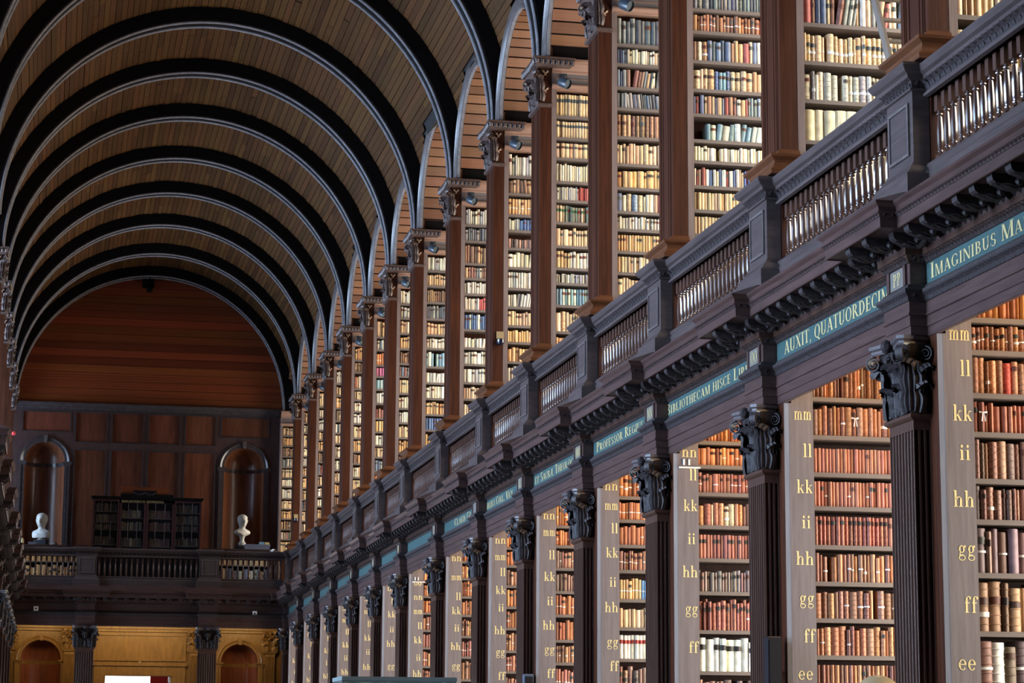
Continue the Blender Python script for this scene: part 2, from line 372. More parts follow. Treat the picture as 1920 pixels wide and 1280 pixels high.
def GLYPH(c):
    S, D, A, B, R = g_stem, g_dia, g_arc, g_bar, g_rect
    G = {
     'I': (lambda: S(.18), .36), 'H': (lambda: S(.18)+S(.68)+B(.18, .68, .5), .86), 'L': (lambda: S(.18)+R(.1, .62, 0, .05)+R(.57, .62, 0, .25), .68),
     'T': (lambda: S(.35, st=False)+B(.02, .68, .97)+R(.02, .06, .78, 1)+R(.64, .68, .78, 1), .7),
     'E': (lambda: S(.18)+B(.18, .6, .975)+B(.18, .5, .5)+B(.18, .62, .025)+R(.56, .6, .78, 1)+R(.58, .62, 0, .24)+R(.47, .51, .4, .6), .68),
     'F': (lambda: S(.18)+B(.18, .6, .975)+B(.18, .5, .5)+R(.56, .6, .76, 1)+R(.47, .51, .4, .6), .64),
     'O': (lambda: A(.42, .5, .4, .51, 0, 360, n=24), .84), 'Q': (lambda: A(.42, .5, .4, .51, 0, 360, n=24)+D(.75, -.22, .42, .06, .16), .84),
     'C': (lambda: A(.42, .5, .4, .51, 50, 310, n=20)+R(.64, .68, .68, .95)+R(.64, .68, .1, .3), .74),
     'G': (lambda: A(.42, .5, .4, .51, 50, 310, n=20)+R(.64, .68, .7, .95)+S(.68, .08, .42, sl=False), .84),
     'D': (lambda: S(.18)+A(.3, .5, .46, .5, -90, 90)+B(.18, .3, .975)+B(.18, .3, .025), .82),
     'B': (lambda: S(.18)+A(.3, .75, .3, .25, -90, 90)+A(.3, .26, .36, .26, -90, 90)+B(.18, .3, .975)+B(.18, .3, .5)+B(.18, .3, .025), .72),
     'P': (lambda: S(.18)+A(.3, .73, .34, .27, -90, 90)+B(.18, .3, .975)+B(.18, .3, .485), .68),
     'R': (lambda: S(.18)+A(.3, .75, .3, .25, -90, 90)+B(.18, .3, .975)+B(.18, .3, .5)+D(.7, 0, .36, .5, .17)+g_ser(.74, .02), .8),
     'A': (lambda: D(.12, 0, .38, 1, .07)+D(.7, 0, .4, 1, .18)+B(.2, .56, .32)+g_ser(.12, .02)+g_ser(.7, .02), .82),
     'V': (lambda: D(.38, 0, .12, 1, .18)+D(.42, 0, .7, 1, .07)+g_ser(.12, .98)+g_ser(.7, .98), .8),
     'M': (lambda: S(.14, w_=.07)+S(.88)+D(.5, 0, .18, 1, .16)+D(.5, 0, .84, 1, .06), 1.04),
     'N': (lambda: S(.14, w_=.07)+S(.74, w_=.07, sl=False)+D(.72, 0, .16, 1, .18), .86),
     'U': (lambda: S(.18, .3, 1, sl=False)+S(.68, .3, 1, w_=.07, sl=False)+A(.4, .3, .3, .31, 180, 360), .84),
     'X': (lambda: D(.68, 0, .16, 1, .18)+D(.14, 0, .66, 1, .06)+g_ser(.14, .02)+g_ser(.68, .02)+g_ser(.16, .98)+g_ser(.66, .98), .82),
     'S': (lambda: A(.32, .74, .26, .27, 50, 270)+A(.32, .25, .28, .27, -130, 90)+R(.5, .54, .72, .95)+R(.05, .09, .05, .28), .62),
     'J': (lambda: S(.26, .05, 1, sl=False)+A(.12, .02, .22, .2, 200, 360), .42),
     'Æ': (lambda: D(.08, 0, .5, 1, .07)+B(.2, .56, .34)+S(.6)+B(.6, 1.0, .975)+B(.6, .92, .5)+B(.6, 1.02, .025)+R(.96, 1.0, .8, 1)+R(.98, 1.02, 0, .22), 1.06),
     ',': (lambda: R(.08, .2, 0, .12)+D(.06, -.16, .16, 0, .06), .28), '.': (lambda: R(.08, .2, 0, .12), .28), "'": (lambda: R(.08, .16, .7, 1), .22),
     # lower case: x-height .62
     'l': (lambda: S(.2, 0, 1, st=False)+R(.04, .2, .94, 1), .4), 'i': (lambda: S(.2, 0, .62, st=False)+R(.04, .2, .57, .62)+A(.2, .84, .1, .1, 0, 360, .1, .1), .4),
     'k': (lambda: S(.2, 0, 1, st=False)+R(.04, .2, .94, 1)+D(.3, .28, .58, .62, .06)+D(.62, 0, .38, .38, .17)+g_ser(.62, .02)+g_ser(.58, .6), .74),
     'h': (lambda: S(.2, 0, 1, st=False)+R(.04, .2, .94, 1)+S(.62, 0, .42, st=False)+A(.45, .4, .255, .23, 0, 165), .82),
     'n': (lambda: S(.2, 0, .62, st=False)+R(.04, .2, .57, .62)+S(.62, 0, .42, st=False)+A(.45, .4, .255, .23, 0, 165), .82),
     'm': (lambda: S(.2, 0, .62, st=False)+R(.04, .2, .57, .62)+S(.58, 0, .42, st=False)+A(.43, .4, .235, .23, 0, 165)+S(.96, 0, .42, st=False)+A(.81, .4, .235, .23, 0, 165), 1.16),
     'f': (lambda: S(.22, 0, .8, st=False)+A(.4, .78, .265, .22, 55, 180)+A(.5, .88, .09, .09, 0, 360, .09, .09)+B(.06, .46, .59), .5),
     'e': (lambda: A(.34, .31, .31, .33, 0, 320, n=20)+B(.1, .62, .33), .68), 'o': (lambda: A(.34, .31, .31, .33, 0, 360, n=20), .68),
     'g': (lambda: A(.3, .4, .24, .23, 0, 360, .15, .05, n=18)+A(.32, -.12, .28, .18, 0, 360, .08, .05, n=18)+D(.14, .0, .16, .2, .08)+B(.1, .42, .03, .09)+A(.55, .56, .09, .08, 0, 360, .09, .08, n=8), .68),
    }
    return G.get(c)
def text_polys(s):
    """polygons of a line of text; capitals full height, lower case of small-cap strings handled by the caller through '~' marks"""
    x = 0; out = []
    i = 0
    while i < len(s):
        c = s[i]; sc = 1.0
        if c == '~': i += 1; c = s[i]; sc = .78
        if c == ' ': x += .38; i += 1; continue
        g = GLYPH(c)
        if g:
            for p in g[0](): out.append([(x+a*sc, b_*sc) for a, b_ in p])
            x += g[1]*sc+.07
        i += 1
    return out, x-.07
def letters_mb(polys, fn):
    mb = MB()
    a, b_, c = (Vector(fn(*q)) for q in ((0, 0), (1, 0), (0, 1)))
    nr = (b_-a).cross(c-a).normalized()
    if nr.x+nr.y > 0: nr = -nr                                   # paint lies on the viewer's side of -x and -y faces
    for i, p in enumerate(polys): mb.add([tuple(Vector(fn(*q))+nr*(.00016*(i % 9))) for q in p], [tuple(range(len(p)))])
    return mb

# ================================================================== THE SHELL
struct('floor', MB().box(-4.4, 8.8, -5, 62, -.2, 0), M_STONE)
struct('floor', MB().box(XP+.25, 8.7, 8, 59, 4.98, 5.20), M_STONE)          # the gallery floor
struct('floor', MB().box(-4.2, -1.05, 20, 59, 4.98, 5.20), M_STONE)
struct('wall_right', MB().box(8.6, 8.9, -5, 62, 0, 13.6), W_END)
struct('wall_left', MB().box(-4.5, -4.2, -5, 62, 0, 13.6), W_END)
struct('wall_back', MB().box(-4.4, 8.8, -5.3, -5, 0, 14.5), W_END)
for k in range(0, NK):        # partitions between the alcoves of the far side, behind the columns there
    struct('wall_left', MB().box(-4.2, -1.06, yc(k)-.3, yc(k)+.3, 0, 4.98).box(-4.2, -1.25, yc(k)-.22, yc(k)+.22, 5.2, 10), W_END)

# main vault: dark backing shell, boards below it
ceil = struct('ceiling', MB().arc(XC, ZS, [(RV+.035, -5), (RV+.16, -5), (RV+.16, 59.6), (RV+.035, 59.6)], .385, PI-.385, 64), M_DARK)
struct('ceiling', MB().box(XC+RV+.1, 8.9, -5, 60, 13.4, 13.6).box(-4.5, XC-RV-.1, -5, 60, 13.4, 13.6), M_DARK)

PLW = .105
unit_plank = MB().box(-.5, .5, -.5, .5, -.5, .5).mesh('plank', W_PLANK)
RARC = 1.34
planks = []
nth_pl = int(PI*RV/PLW)
for k in range(4, NK):
    ya, yb = yc(k)+.15, (yc(k+1)-.15 if k < NK-1 else 59.0)
    ym = (yc(k)+yc(k+1))/2; half = (yc(k+1)-yc(k))/2-.26
    for i in range(nth_pl):
        th = (i+.5)*PI/nth_pl; z = RV*math.sin(th)
        spans = [(ya-.06*random.random(), yb+.05)]
        if z < half+.05 and k < NK-1:
            o_ = math.sqrt(max(0, (half+.05)**2-z*z)); spans = [(ya, ym-o_), (ym+o_, yb)]
        if len(spans) == 1 and random.random() < .45:
            a, b_ = spans[0]; c = a+(b_-a)*random.uniform(.25, .75); spans = [(a, c-.004), (c+.004, b_)]
        for a, b_ in spans:
            if b_-a < .05: continue
            planks.append((k, th, a, b_, random.uniform(-.006, .006)))
def plank_vis(p):
    k, th, a, b_, j = p; ym = (a+b_)/2
    x, y = proj(XC+RV*math.cos(th), ym, ZS+RV*math.sin(th))
    if not (-20 < x < 1940 and -20 < y < 900): return 0
    return (b_-a)/ym/ym
planks.sort(key=plank_vis, reverse=True)
rest = {}
for n_, (k, th, a, b_, j) in enumerate(planks):
    r = RV+.012+j; wdt = PI*RV/nth_pl-.008
    M_ = Matrix.Translation((XC+r*math.cos(th), (a+b_)/2, ZS+r*math.sin(th))) @ Matrix.Rotation(-(th-PI/2), 4, 'Y') @ Matrix.Diagonal((wdt, b_-a, .022, 1))
    if n_ < 300:
        o = link('plank', unit_plank, ceil); o.matrix_world = M_
    else:
        mb = rest.setdefault(0, MB())
        mb.add([M_ @ Vector((x, y, z)) for x, y, z in ((-.5, -.5, -.5), (.5, -.5, -.5), (.5, .5, -.5), (-.5, .5, -.5))], [(0, 1, 2, 3)])
part('plank_row', rest[0], W_PLANK, ceil, kind='stuff')

# alcove vaults of the gallery, boards running outward from the hall
for k in range(2, NK):
    y0, y1 = yc(k)+.26, yc(k+1)-.26
    ym = (y0+y1)/2; r = (y1-y0)/2
    av = struct('ceiling', MB().arc(ym, ZS, [(r+.03, 5.86), (r+.1, 5.86), (r+.1, 8.6), (r+.03, 8.6)], 0, PI, 24, 'yz'), M_DARK)
    n_ = 26
    for i in range(n_):
        th = (i+.5)*PI/n_; ww = PI*r/n_-.02
        if i >= n_*.62: continue                 # the near half shows nothing
        o = link('plank', MAT.get('alc_mesh') or MAT.setdefault('alc_mesh', MB().box(-.5, .5, -.5, .5, -.5, .5).mesh('plank', W_ALC)), av)
        rr = r+.012+random.uniform(-.003, .003)
        o.matrix_world = Matrix.Translation((7.2, ym+rr*math.cos(th), ZS+rr*math.sin(th))) @ Matrix.Rotation((th-PI/2), 4, 'X') @ Matrix.Diagonal((2.72, ww, .022, 1))
        if i == 0: part('foot_shade_strip', MB().box(5.9, 8.55, y1-.02, y1+.0, ZS-.02, ZS+.16), W_BLACK, av)  # black strip stands for the shadow at the foot of the boards

# ================================================================== RIBS AND ARCHES
def build_rib():
    o = thing('vault_rib', None, None, (0, 0, 0))
    m_ = MB().arc(0, 0, [(RS, -.12), (RS, .12), (RS+.03, .165), (RV+.05, .165), (RV+.05, -.165), (RS+.03, -.165)], 0, PI, 72)
    part('rib_body', m_, W_BLACK, o)
    for s in (-1, 1):
        sec = [(RS-.012+.025*math.cos(a)+.012, s*.135+.03*math.sin(a)) for a in [i*PI/4 for i in range(8)]]
        part('rib_moulding', MB().arc(0, 0, sec, 0, PI, 72), W_RIBEDGE, o, True)
    return o
RIB = Proto(build_rib)
for k in range(2, NK):
    RIB.at((XC, yc(k), ZS), f'dark arched vault rib springing from the gallery column {nth(NK-k)} from the end wall', 'rib', 'ribs of the barrel vault')
RIB.at((XC, YE-.17, ZS), 'dark arched rib framing the red-brown boarded end wall', 'rib', 'ribs of the barrel vault')
for k in range(2, NK-1):
    y0, y1 = yc(k)+.26, yc(k+1)-.26; ym = (y0+y1)/2; r = (y1-y0)/2
    o = thing('alcove_arch', f'grey moulded arch between gallery columns {nth(NK-k)} and {nth(NK-k-1)} from the end wall', 'arch', (5.8, ym, ZS), 'arches along the gallery')
    part('arch_moulding', MB().arc(ym, ZS, [(r-.09, 5.79), (r-.05, 5.765), (r-.03, 5.785), (r+.0, 5.75), (r+.05, 5.76), (r+.06, 6.02), (r+.032, 6.02), (r+.032, 5.85), (r-.09, 5.85)], 0, PI, 40, 'yz'), W_ARCH, o, True)
    part('arch_fillet', MB().arc(ym, ZS, [(r-.098, 5.80), (r-.085, 5.795), (r-.085, 5.84), (r-.098, 5.84)], 0, PI, 40, 'yz'), W_RIBEDGE, o, True)

# ================================================================== CAPITAL PIECES (shared meshes)
def leaf_mesh(w_, h, out, mat, name='acanthus_leaf'):
    def fn(u, v):
        x = (u-.5)*2; lob = abs(math.sin(PI*v*3.2)); ww = w_*.5*(1-.35*max(0, v-.55)/.45)*(.74+.26*lob)
        if v < .72: z = h*v/.72*.92; o_ = .012+out*.22*(v/.72)**2
        else:
            a = (v-.72)/.28*PI*.92; z = h*(.92+.10*math.sin(a)-.03*(1-math.cos(a))); o_ = .012+out*(.22+.39*(1-math.cos(a)))
        rid = .02*(1-abs(x))**.6+.010*math.cos(x*PI*5.0)*(1-.3*abs(x))-.02*x*x
        return (x*ww, -(o_+rid), z-.02*abs(x)*(1-lob)-.03*x*x*(v > .7))
    return MB().grid(fn, 20, 20).mesh(name, mat, True)
def volute_mesh(size, thick, mat, name='volute', turns=2.0):
    mb = MB(); pts = []
    for i in range(29):
        t_ = i/28; a = PI*.5-t_*turns*2*PI; r = size*(1-.82*t_)
        pts.append((r*math.cos(a), r*math.sin(a)))
    vs = []; fs = []
    for i, (a, b_) in enumerate(pts):
        q = .82 if i < 28 else .6
        for (kx, d) in ((1, -thick), (1, thick), (q, thick), (q, -thick)): vs.append((d, -a*kx, b_*kx))
    for i in range(len(pts)-1):
        for j in range(4): fs.append((i*4+j, i*4+(j+1) % 4, (i+1)*4+(j+1) % 4, (i+1)*4+j))
    mb.add(vs, fs)
    mb.lathe((0, 0, 0), [(.0, -.01), (size*.16, -.006), (size*.16, .006), (0, .01)], 8)
    n0 = len(mb.v)
    return mb.mesh(name, mat, True)
LEAF_LO = leaf_mesh(.185, .20, .075, W_CARV); LEAF_HI = leaf_mesh(.20, .355, .105, W_CARV); LEAF_SM = leaf_mesh(.10, .19, .05, W_CARV)
VOL = volute_mesh(.062, .026, W_CARV); VOLS = volute_mesh(.042, .016, W_CARV, 'helix')
def put(name, me, parent, loc, rz=0, sc=(1, 1, 1)):
    o = link(name, me, parent); o.location = loc; o.rotation_euler = (0, 0, rz); o.scale = sc
    return o
def flute_section(w_, d, nf, ns):
    """plan outline of a fluted pilaster shaft: near side, front, far side"""
    pts = []; 
    def run(p0, p1, n, nrm):
        L = (Vector(p1)-Vector(p0)); ln = L.length; L = L/ln; pitch = ln/n
        for i in range(n):
            c = pitch*(i+.5); hw = pitch*.34
            for (s_, dp) in ((-hw, 0), (-hw*.8, .012), (0, .02), (hw*.8, .012), (hw, 0)):
                q = Vector(p0)+L*(c+s_)-Vector(nrm)*dp; pts.append((q.x, q.y))
    pts.append((d, -w_/2)); run((d, -w_/2), (0, -w_/2), ns, (0, -1)); pts.append((0, -w_/2))
    run((0, -w_/2), (0, w_/2), nf, (-1, 0)); pts.append((0, w_/2)); run((0, w_/2), (d, w_/2), ns, (0, 1)); pts.append((d, w_/2))
    return pts
def build_pilaster(face_w=.44, d=.12, mat=None, cmat=None, leaves=True):
    mat = mat or W_PIL; o = thing('fluted_pilaster', None, None, (0, 0, 0)); h = face_w/2
    sec = flute_section(face_w, d, 8, 3)
    mb = MB(); n = len(sec)
    mb.add([(x, y, 1.1) for x, y in sec]+[(x, y, 3.66) for x, y in sec], [(i, i+1, n+i+1, n+i) for i in range(n-1)])
    mb.sweep([(d, -h), (0, -h), (0, h), (d, h)], [(0, 3.66), (0, 3.73)])
    part('shaft', mb, mat, o)
    part('pedestal', MB().sweep([(d, -h), (0, -h), (0, h), (d, h)], [(.07, 0), (.07, .95), (.10, 1.0), (.10, 1.05), (.03, 1.12), (0, 1.12)]), mat, o)
    part('necking', MB().sweep([(d, -h), (0, -h), (0, h), (d, h)], [(0, 3.725), (.012, 3.73), (.03, 3.745), (.03, 3.765), (.012, 3.78), (0, 3.785)]), mat, o)
    part('bell', MB().sweep([(d, -h), (0, -h), (0, h), (d, h)], [(-.005, 3.78), (-.005, 3.98), (.01, 4.10), (.04, 4.18), (.05, 4.23)]), W_CARV, o)
    pl = [(d, -h-.02), (-.085, -h-.08), (-.125, -h-.04), (-.085, -h*.45), (-.075, 0), (-.085, h*.45), (-.125, h+.04), (-.085, h+.08), (d, h+.02)]
    part('abacus', MB().ring(pl, [(-.02, 4.222), (-.015, 4.235), (-.015, 4.25), (0, 4.262), (0, 4.285), (-.02, 4.288)]), W_ABAC, o)
    for y in (-.115, .115): put('acanthus_leaf', LEAF_LO, o, (-.0, y, 3.785), -PI/2)
    for y in (-h, 0, h): put('acanthus_leaf', LEAF_HI, o, (0, y*.98, 3.785), -PI/2 if y == 0 else (-PI/4 if y < 0 else -3*PI/4))
    put('acanthus_leaf', LEAF_LO, o, (d*.5, -h, 3.785), 0); put('acanthus_leaf', LEAF_HI, o, (d*.62, -h+.005, 3.785), 0, (.8, 1, .9))
    put('acanthus_leaf', LEAF_LO, o, (d*.5, h, 3.785), PI)
    put('volute', VOL, o, (-.085, -h-.035, 4.165), -PI/4); put('volute', VOL, o, (-.085, h+.035, 4.165), -3*PI/4)
    put('volute', VOL, o, (d*.75, -h-.045, 4.165), PI/4, (1, .8, .9))
    for y in (-.07, .07): put('helix', VOLS, o, (-.05, y, 4.17), -PI/2+(.0 if y < 0 else PI), (1, 1, 1))
    part('fleuron', MB().lathe((-.095, 0, 4.25), [(0, -.05), (.03, -.035), (.045, 0), (.03, .035), (0, .05)], 8), W_CARV, o, True)
    return o
PIL = Proto(build_pilaster)
for k in range(NK):
    PIL.at((XR, yc(k), 0), f'fluted dark oak pilaster with leafy capital {where(k)}', 'pilaster', 'fluted pilasters of the lower cases')
for k in range(9, NK):
    PIL.at((XR, yc(k), 0), f'fluted pilaster of the shadowed opposite colonnade, {nth(NK-k)} from end wall', 'pilaster', 'fluted pilasters of the opposite colonnade', True)

# ================================================================== ENTABLATURE
ARC_P = [(-.025, 4.292), (0, 4.292), (.004, 4.30), (.004, 4.358), (.012, 4.362), (.012, 4.428), (.024, 4.434), (.024, 4.446), (.016, 4.45), (.016, 4.528)]
ARCM_P = [(.016, 4.528), (.026, 4.535), (.035, 4.56), (.055, 4.578), (.06, 4.59), (.06, 4.605), (.03, 4.615), (.02, 4.64), (0, 4.646)]
FRZ_P = [(0, 4.646), (0, 4.79)]
FRM_P = [(0, 4.79), (.012, 4.793), (.03, 4.82), (.036, 4.838), (.046, 4.84), (.046, 4.878)]
EGG_P = [(.046, 4.878), (.048, 4.884), (.05, 4.925), (.10, 4.935), (.10, 4.957)]
CORN_P = [(.10, 4.957), (.312, 4.957), (.318, 4.948), (.326, 4.952), (.328, 5.018), (.336, 5.024), (.336, 5.036), (.35, 5.045), (.338, 5.06), (.345, 5.085), (.366, 5.105), (.372, 5.12), (.36, 5.128), (.0, 5.29), (-.15, 5.29)]
MOD = None
def modillion_mesh():
    mb = MB(); prof = [(0, .0), (0, -.078), (.03, -.082), (.06, -.07), (.10, -.055), (.14, -.062), (.175, -.058), (.195, -.04), (.2, -.02), (.2, 0)]
    n = len(prof); hw = .042
    mb.add([(-d, -hw, z) for d, z in prof]+[(-d, hw, z) for d, z in prof], [(i, i+1, n+i+1, n+i) for i in range(n-1)]+[tuple(range(n))[::-1], tuple(range(n, 2*n))])
    def fn(u, v):
        return ((-.02-.17*v), (u-.5)*.07*(1-.4*v), -.09+.03*v-.016*math.sin(v*PI)+.006*math.cos(u*2*PI))
    mb.grid(fn, 4, 5)
    mb.lathe((-.03, -.046, -.045), [(0, -.03), (.02, -.018), (.028, 0), (.02, .018), (0, .03)], 6)
    return mb.mesh('modillion', W_CARV)
MOD = modillion_mesh()
def along(path, step, off=.5):
    out = []
    for a, b_ in zip(path[:-1], path[1:]):
        A, B = Vector(a), Vector(b_); L = (B-A).length; n = int(L/step+.25)
        if n < 1: continue
        d = (B-A)/L; nr = Vector((-d.y, d.x))
        for i in range(n): out.append((A+d*L*(i+off)/n, nr, d))
    return out
def offset_path(path, d):
    res = []
    for i, p in enumerate(path):
        p = Vector(p); ns = []
        if i > 0: e = (p-Vector(path[i-1])).normalized(); ns.append(Vector((-e.y, e.x)))
        if i < len(path)-1: e = (Vector(path[i+1])-p).normalized(); ns.append(Vector((-e.y, e.x)))
        q = ns[0] if len(ns) == 1 else (ns[0]+ns[1])/(1+ns[0].dot(ns[1])+1e-9)
        res.append((p.x+q.x*d, p.y+q.y*d))
    return res
def bumps(mb, path, d, z0, z1, out, step, kind='egg'):
    """row of carved bosses along a moulding: eggs or upright leaves"""
    for P, nr, t_ in along(offset_path(path, d), step):
        hw = step*(.36 if kind == 'egg' else .42)
        a = P-t_*hw; b_ = P+t_*hw; zm = (z0+z1)/2
        if kind == 'egg':
            c = P+nr*out
            v = [(a.x, a.y, z1), (b_.x, b_.y, z1), (P.x, P.y, z0), (c.x, c.y, z1-.004), (c.x-nr.x*out*.3, c.y-nr.y*out*.3, zm)]
            mb.add(v, [(0, 4, 3), (1, 3, 4), (0, 2, 4), (1, 4, 2), (0, 3, 1)])
        else:
            c = P+nr*out; e = P+nr*out*.25
            v = [(a.x, a.y, z0), (b_.x, b_.y, z0), (a.x+nr.x*out*.3, a.y+nr.y*out*.3, zm), (b_.x+nr.x*out*.3, b_.y+nr.y*out*.3, zm), (c.x, c.y, z1-.01), (e.x, e.y, zm-.01), (P.x, P.y, z0)]
            mb.add(v, [(0, 6, 5, 2), (6, 1, 3, 5), (2, 5, 4), (5, 3, 4)])
    return mb
def entab_parts(o, path, i0, i1, mods=True):
    sub = path[i0:i1+1]
    part('architrave', MB().sweep(path, ARC_P, i0, i1), W_ENT, o)
    part('architrave_moulding', MB().sweep(path, ARCM_P, i0, i1), W_CARV, o)
    part('architrave_carving', bumps(MB(), sub, .024, 4.528, 4.592, .042, .055, 'leaf'), W_CARV, o, kind='stuff')
    part('frieze', MB().sweep(path, FRZ_P, i0, i1), W_ENT, o)
    part('frieze_moulding', MB().sweep(path, FRM_P, i0, i1), W_PIL, o)
    part('frieze_carving', bumps(MB(), sub, .010, 4.79, 4.842, .062, .055, 'leaf'), W_CARV, o, kind='stuff')
    part('egg_moulding', MB().sweep(path, EGG_P, i0, i1), W_ENT, o)
    part('egg_and_dart', bumps(MB(), sub, .048, 4.880, 4.934, .05, .085), W_CARV, o, kind='stuff')
    part('cornice', MB().sweep(path, CORN_P, i0, i1), W_ENT, o)
    part('cornice_carving', bumps(MB(), sub, .328, 5.016, 5.05, .03, .055, 'leaf'), W_CARV, o, kind='stuff')
    if mods:
        for P, nr, t_ in along(offset_path(sub, .10), .262):
            q = link('modillion', MOD, o); og = org_of(o)
            q.location = (P.x-og[0], P.y-og[1], 4.957-og[2]); q.rotation_euler = (0, 0, math.atan2(-nr.y, -nr.x))
TEXTS = {-1: ('I~M~A~G~I~N~I~B~U~S', ' M~A~R~M~O~R~E~I~S', 14.11, 13.02), 0: ('AUXIT, QUATUORDEC', 'IM', 17.24, 15.12), 1: ('B~I~B~L~I~O~T~H~E~C~A~M ~H~I~S~C~E', ' L~I~B~R~I~S', 20.83, 18.72),
         2: ('P~R~O~F~E~S~S~O~R', ' R~E~G~I~U~S', 23.69, 22.54), 3: ('~E~T S~A~C~R~Æ', ' T~H~E~O~L~O~G', 26.88, 25.85), 4: ('~H~U~J~U~S C~O~L~L. V~I~C~E', '', 30.0, 28.23), 5: ('C~L~A~U~D G~I', '', 32.5, 31.2)}
def bay_path(k):
    y0, y1 = yc(k), yc(k+1)
    p = [(XP, y0-1.2), (XP, y0-.22), (XR, y0-.22), (XR, y0+.22), (XP, y0+.22), (XP, y1-.22), (XR, y1-.22)]
    if k == NK-1: p = [(XP, y0-1.2), (XP, y0-.22), (XR, y0-.22), (XR, y0+.22), (XP, y0+.22), (XP, y0+.6)]
    if k == -1: p = [(XP, y0-1), (XP, y0+.22), (XP, y1-.22), (XR, y1-.22)]
    return p
def text_on_panel(o, s, more, ya, yb, z0, h, yend):
    sq = (ya-yb)/(text_polys(s)[1]*h); polys, wd = text_polys(s+more)
    polys = [p for p in polys if ya-max(q[0] for q in p)*h*sq > yend]        # the rest would run past the panel
    part('lettering', letters_mb(polys, lambda u, v: (XP-.0085, ya-u*h*sq, z0+v*h)), M_GOLD, o)
for k in range(-1, NK):
    p = bay_path(k)
    i0, i1 = (0, 2) if k == -1 else (1, 4 if k == NK-1 else 5)
    lab = {-1: 'dark carved entablature with the teal IMAGINIBUS panel above the bay cut by the frame', 0: 'dark carved entablature with the AUXIT QUATUORDECIM panel and plate PP',
           1: 'dark carved entablature with the BIBLIOTHECAM HISCE panel and plate OO', 2: 'dark carved entablature with the PROFESSOR panel and plate NN',
           3: 'dark carved entablature with the ET SACRAE panel and plate MM', 4: 'dark carved entablature with the COLL VICE panel and plate LL'}.get(k, f'dark carved entablature with teal panel over lower bay {nth(NK-k)} from the end wall')
    o = thing('entablature', lab, 'entablature', (XP, max(yc(k), 11.3), 4.29), 'entablatures of the gallery')
    entab_parts(o, p, i0, i1)
    y0, y1 = yc(k), yc(k+1)
    part('soffit_beam', MB().box(XP, XP+.025, (y0 if k < NK-1 else y0-.2), min(y1, 59), 4.293, 4.99).box(XR+.01, XP+.02, y0-.215, y0+.215, 4.296, 5.28), W_ENT, o)
    if k < NK-1:
        pn = part('inscription_panel', MB().box(XP-.006, XP+.01, y0+.235, y1-.235, 4.648, 4.788), M_TEAL, o)
        if k in TEXTS:
            text_on_panel(pn, *TEXTS[k], 4.672, .102, max(y0, 11.3)+.24)
    if k >= 0:
        pt = part('letter_plate', MB().box(XR-.006, XR+.01, y0-.13, y0+.13, 4.652, 4.783), M_PLATE, o)
        for s_ in (-1, 1): part('plate_frame', MB().box(XR-.016, XR+.01, y0+s_*.15-.02, y0+s_*.15+.02, 4.648, 4.788), W_ENT, o)
        polys, wd = text_polys(PLATES[k]); h = .088
        part('plate_letters', letters_mb(polys, lambda u, v: (XR-.0085, y0+wd*h*.55-u*h*1.1, 4.673+v*h)), M_GOLD, pt)
def build_left_entab(k):
    p = [(2*XC-x, y) for x, y in bay_path(k)][::-1]
    n = len(p)
    i0, i1 = (1, 4) if k == NK-1 else (1, 5)
    o = thing('entablature', f'shadowed entablature of the opposite gallery over the bay {nth(NK-k)} from the end wall', 'entablature', (2*XC-XP, yc(k), 4.29), 'entablatures of the opposite gallery')
    entab_parts(o, p, n-1-i1, n-1-i0)
    part('soffit_beam', MB().box(2*XC-XP-.27, 2*XC-XP, yc(k), min(yc(k+1), 59), 4.296, 4.99), W_ENT, o)
for k in range(4, NK): build_left_entab(k)

# ================================================================== NEWELS AND BALUSTRADES
XN, XB = 5.61, 5.72
def rect3(x0, x1, h): return [(x1, -h), (x0, -h), (x0, h), (x1, h)]
RAIL_P = [(0, 5.945), (.03, 5.95), (.034, 5.968), (.016, 5.98), (.012, 5.995), (.02, 6.05), (.045, 6.062), (.05, 6.085), (.075, 6.10), (.09, 6.135), (.09, 6.15), (.08, 6.158), (-.14, 6.158)]
def build_newel():
    o = thing('newel_pedestal', None, None, (0, 0, 0)); P3 = rect3(0, .12, .24)
    part('die', MB().box(0, .12, -.24, .24, 5.25, 6.0), W_RAIL, o)
    part('plinth', MB().sweep(P3, [(.08, 5.22), (.08, 5.395), (.07, 5.40), (.05, 5.42), (.03, 5.455), (.012, 5.47), (.012, 5.485), (0, 5.49)]), W_RAIL, o)
    part('neck_carving', bumps(MB(), P3, .004, 6.0, 6.07, .066, .06, 'leaf'), W_CARV, o, kind='stuff')
    part('cap', MB().sweep(P3, [(0, 5.985), (.02, 5.99), (.02, 6.003), (.006, 6.008), (.012, 6.055), (.045, 6.068), (.055, 6.09), (.08, 6.105), (.10, 6.14), (.10, 6.155), (.09, 6.165), (-.01, 6.17)]).box(.0, .12, -.24, .24, 6.0, 6.168), W_RAIL, o)
    fr = MB()
    for (ya, yb, za, zb) in ((-.185, -.165, 5.545, 5.915), (.165, .185, 5.545, 5.915), (-.165, .165, 5.545, 5.565), (-.165, .165, 5.895, 5.915)): fr.box(-.016, .004, ya, yb, za, zb)
    part('panel_frame', fr, W_ARCH, o)
    part('panel', MB().box(-.006, .004, -.165, .165, 5.565, 5.895), W_RAIL, o)
    return o
NEW = Proto(build_newel)
for k in range(NK):
    NEW.at((XN, yc(k), 0), f'panelled newel pedestal of the gallery railing above ' + (f'plate {PLATES[k]}' if k < 5 else f'the pilaster {nth(NK-k)} from the end wall'), 'newel', 'newels of the gallery railing')
for k in range(8, NK):
    NEW.at((XN, yc(k), 0), f'panelled newel of the opposite railing above the pilaster {nth(NK-k)} from the end wall', 'newel', 'newels of the opposite railing', True)
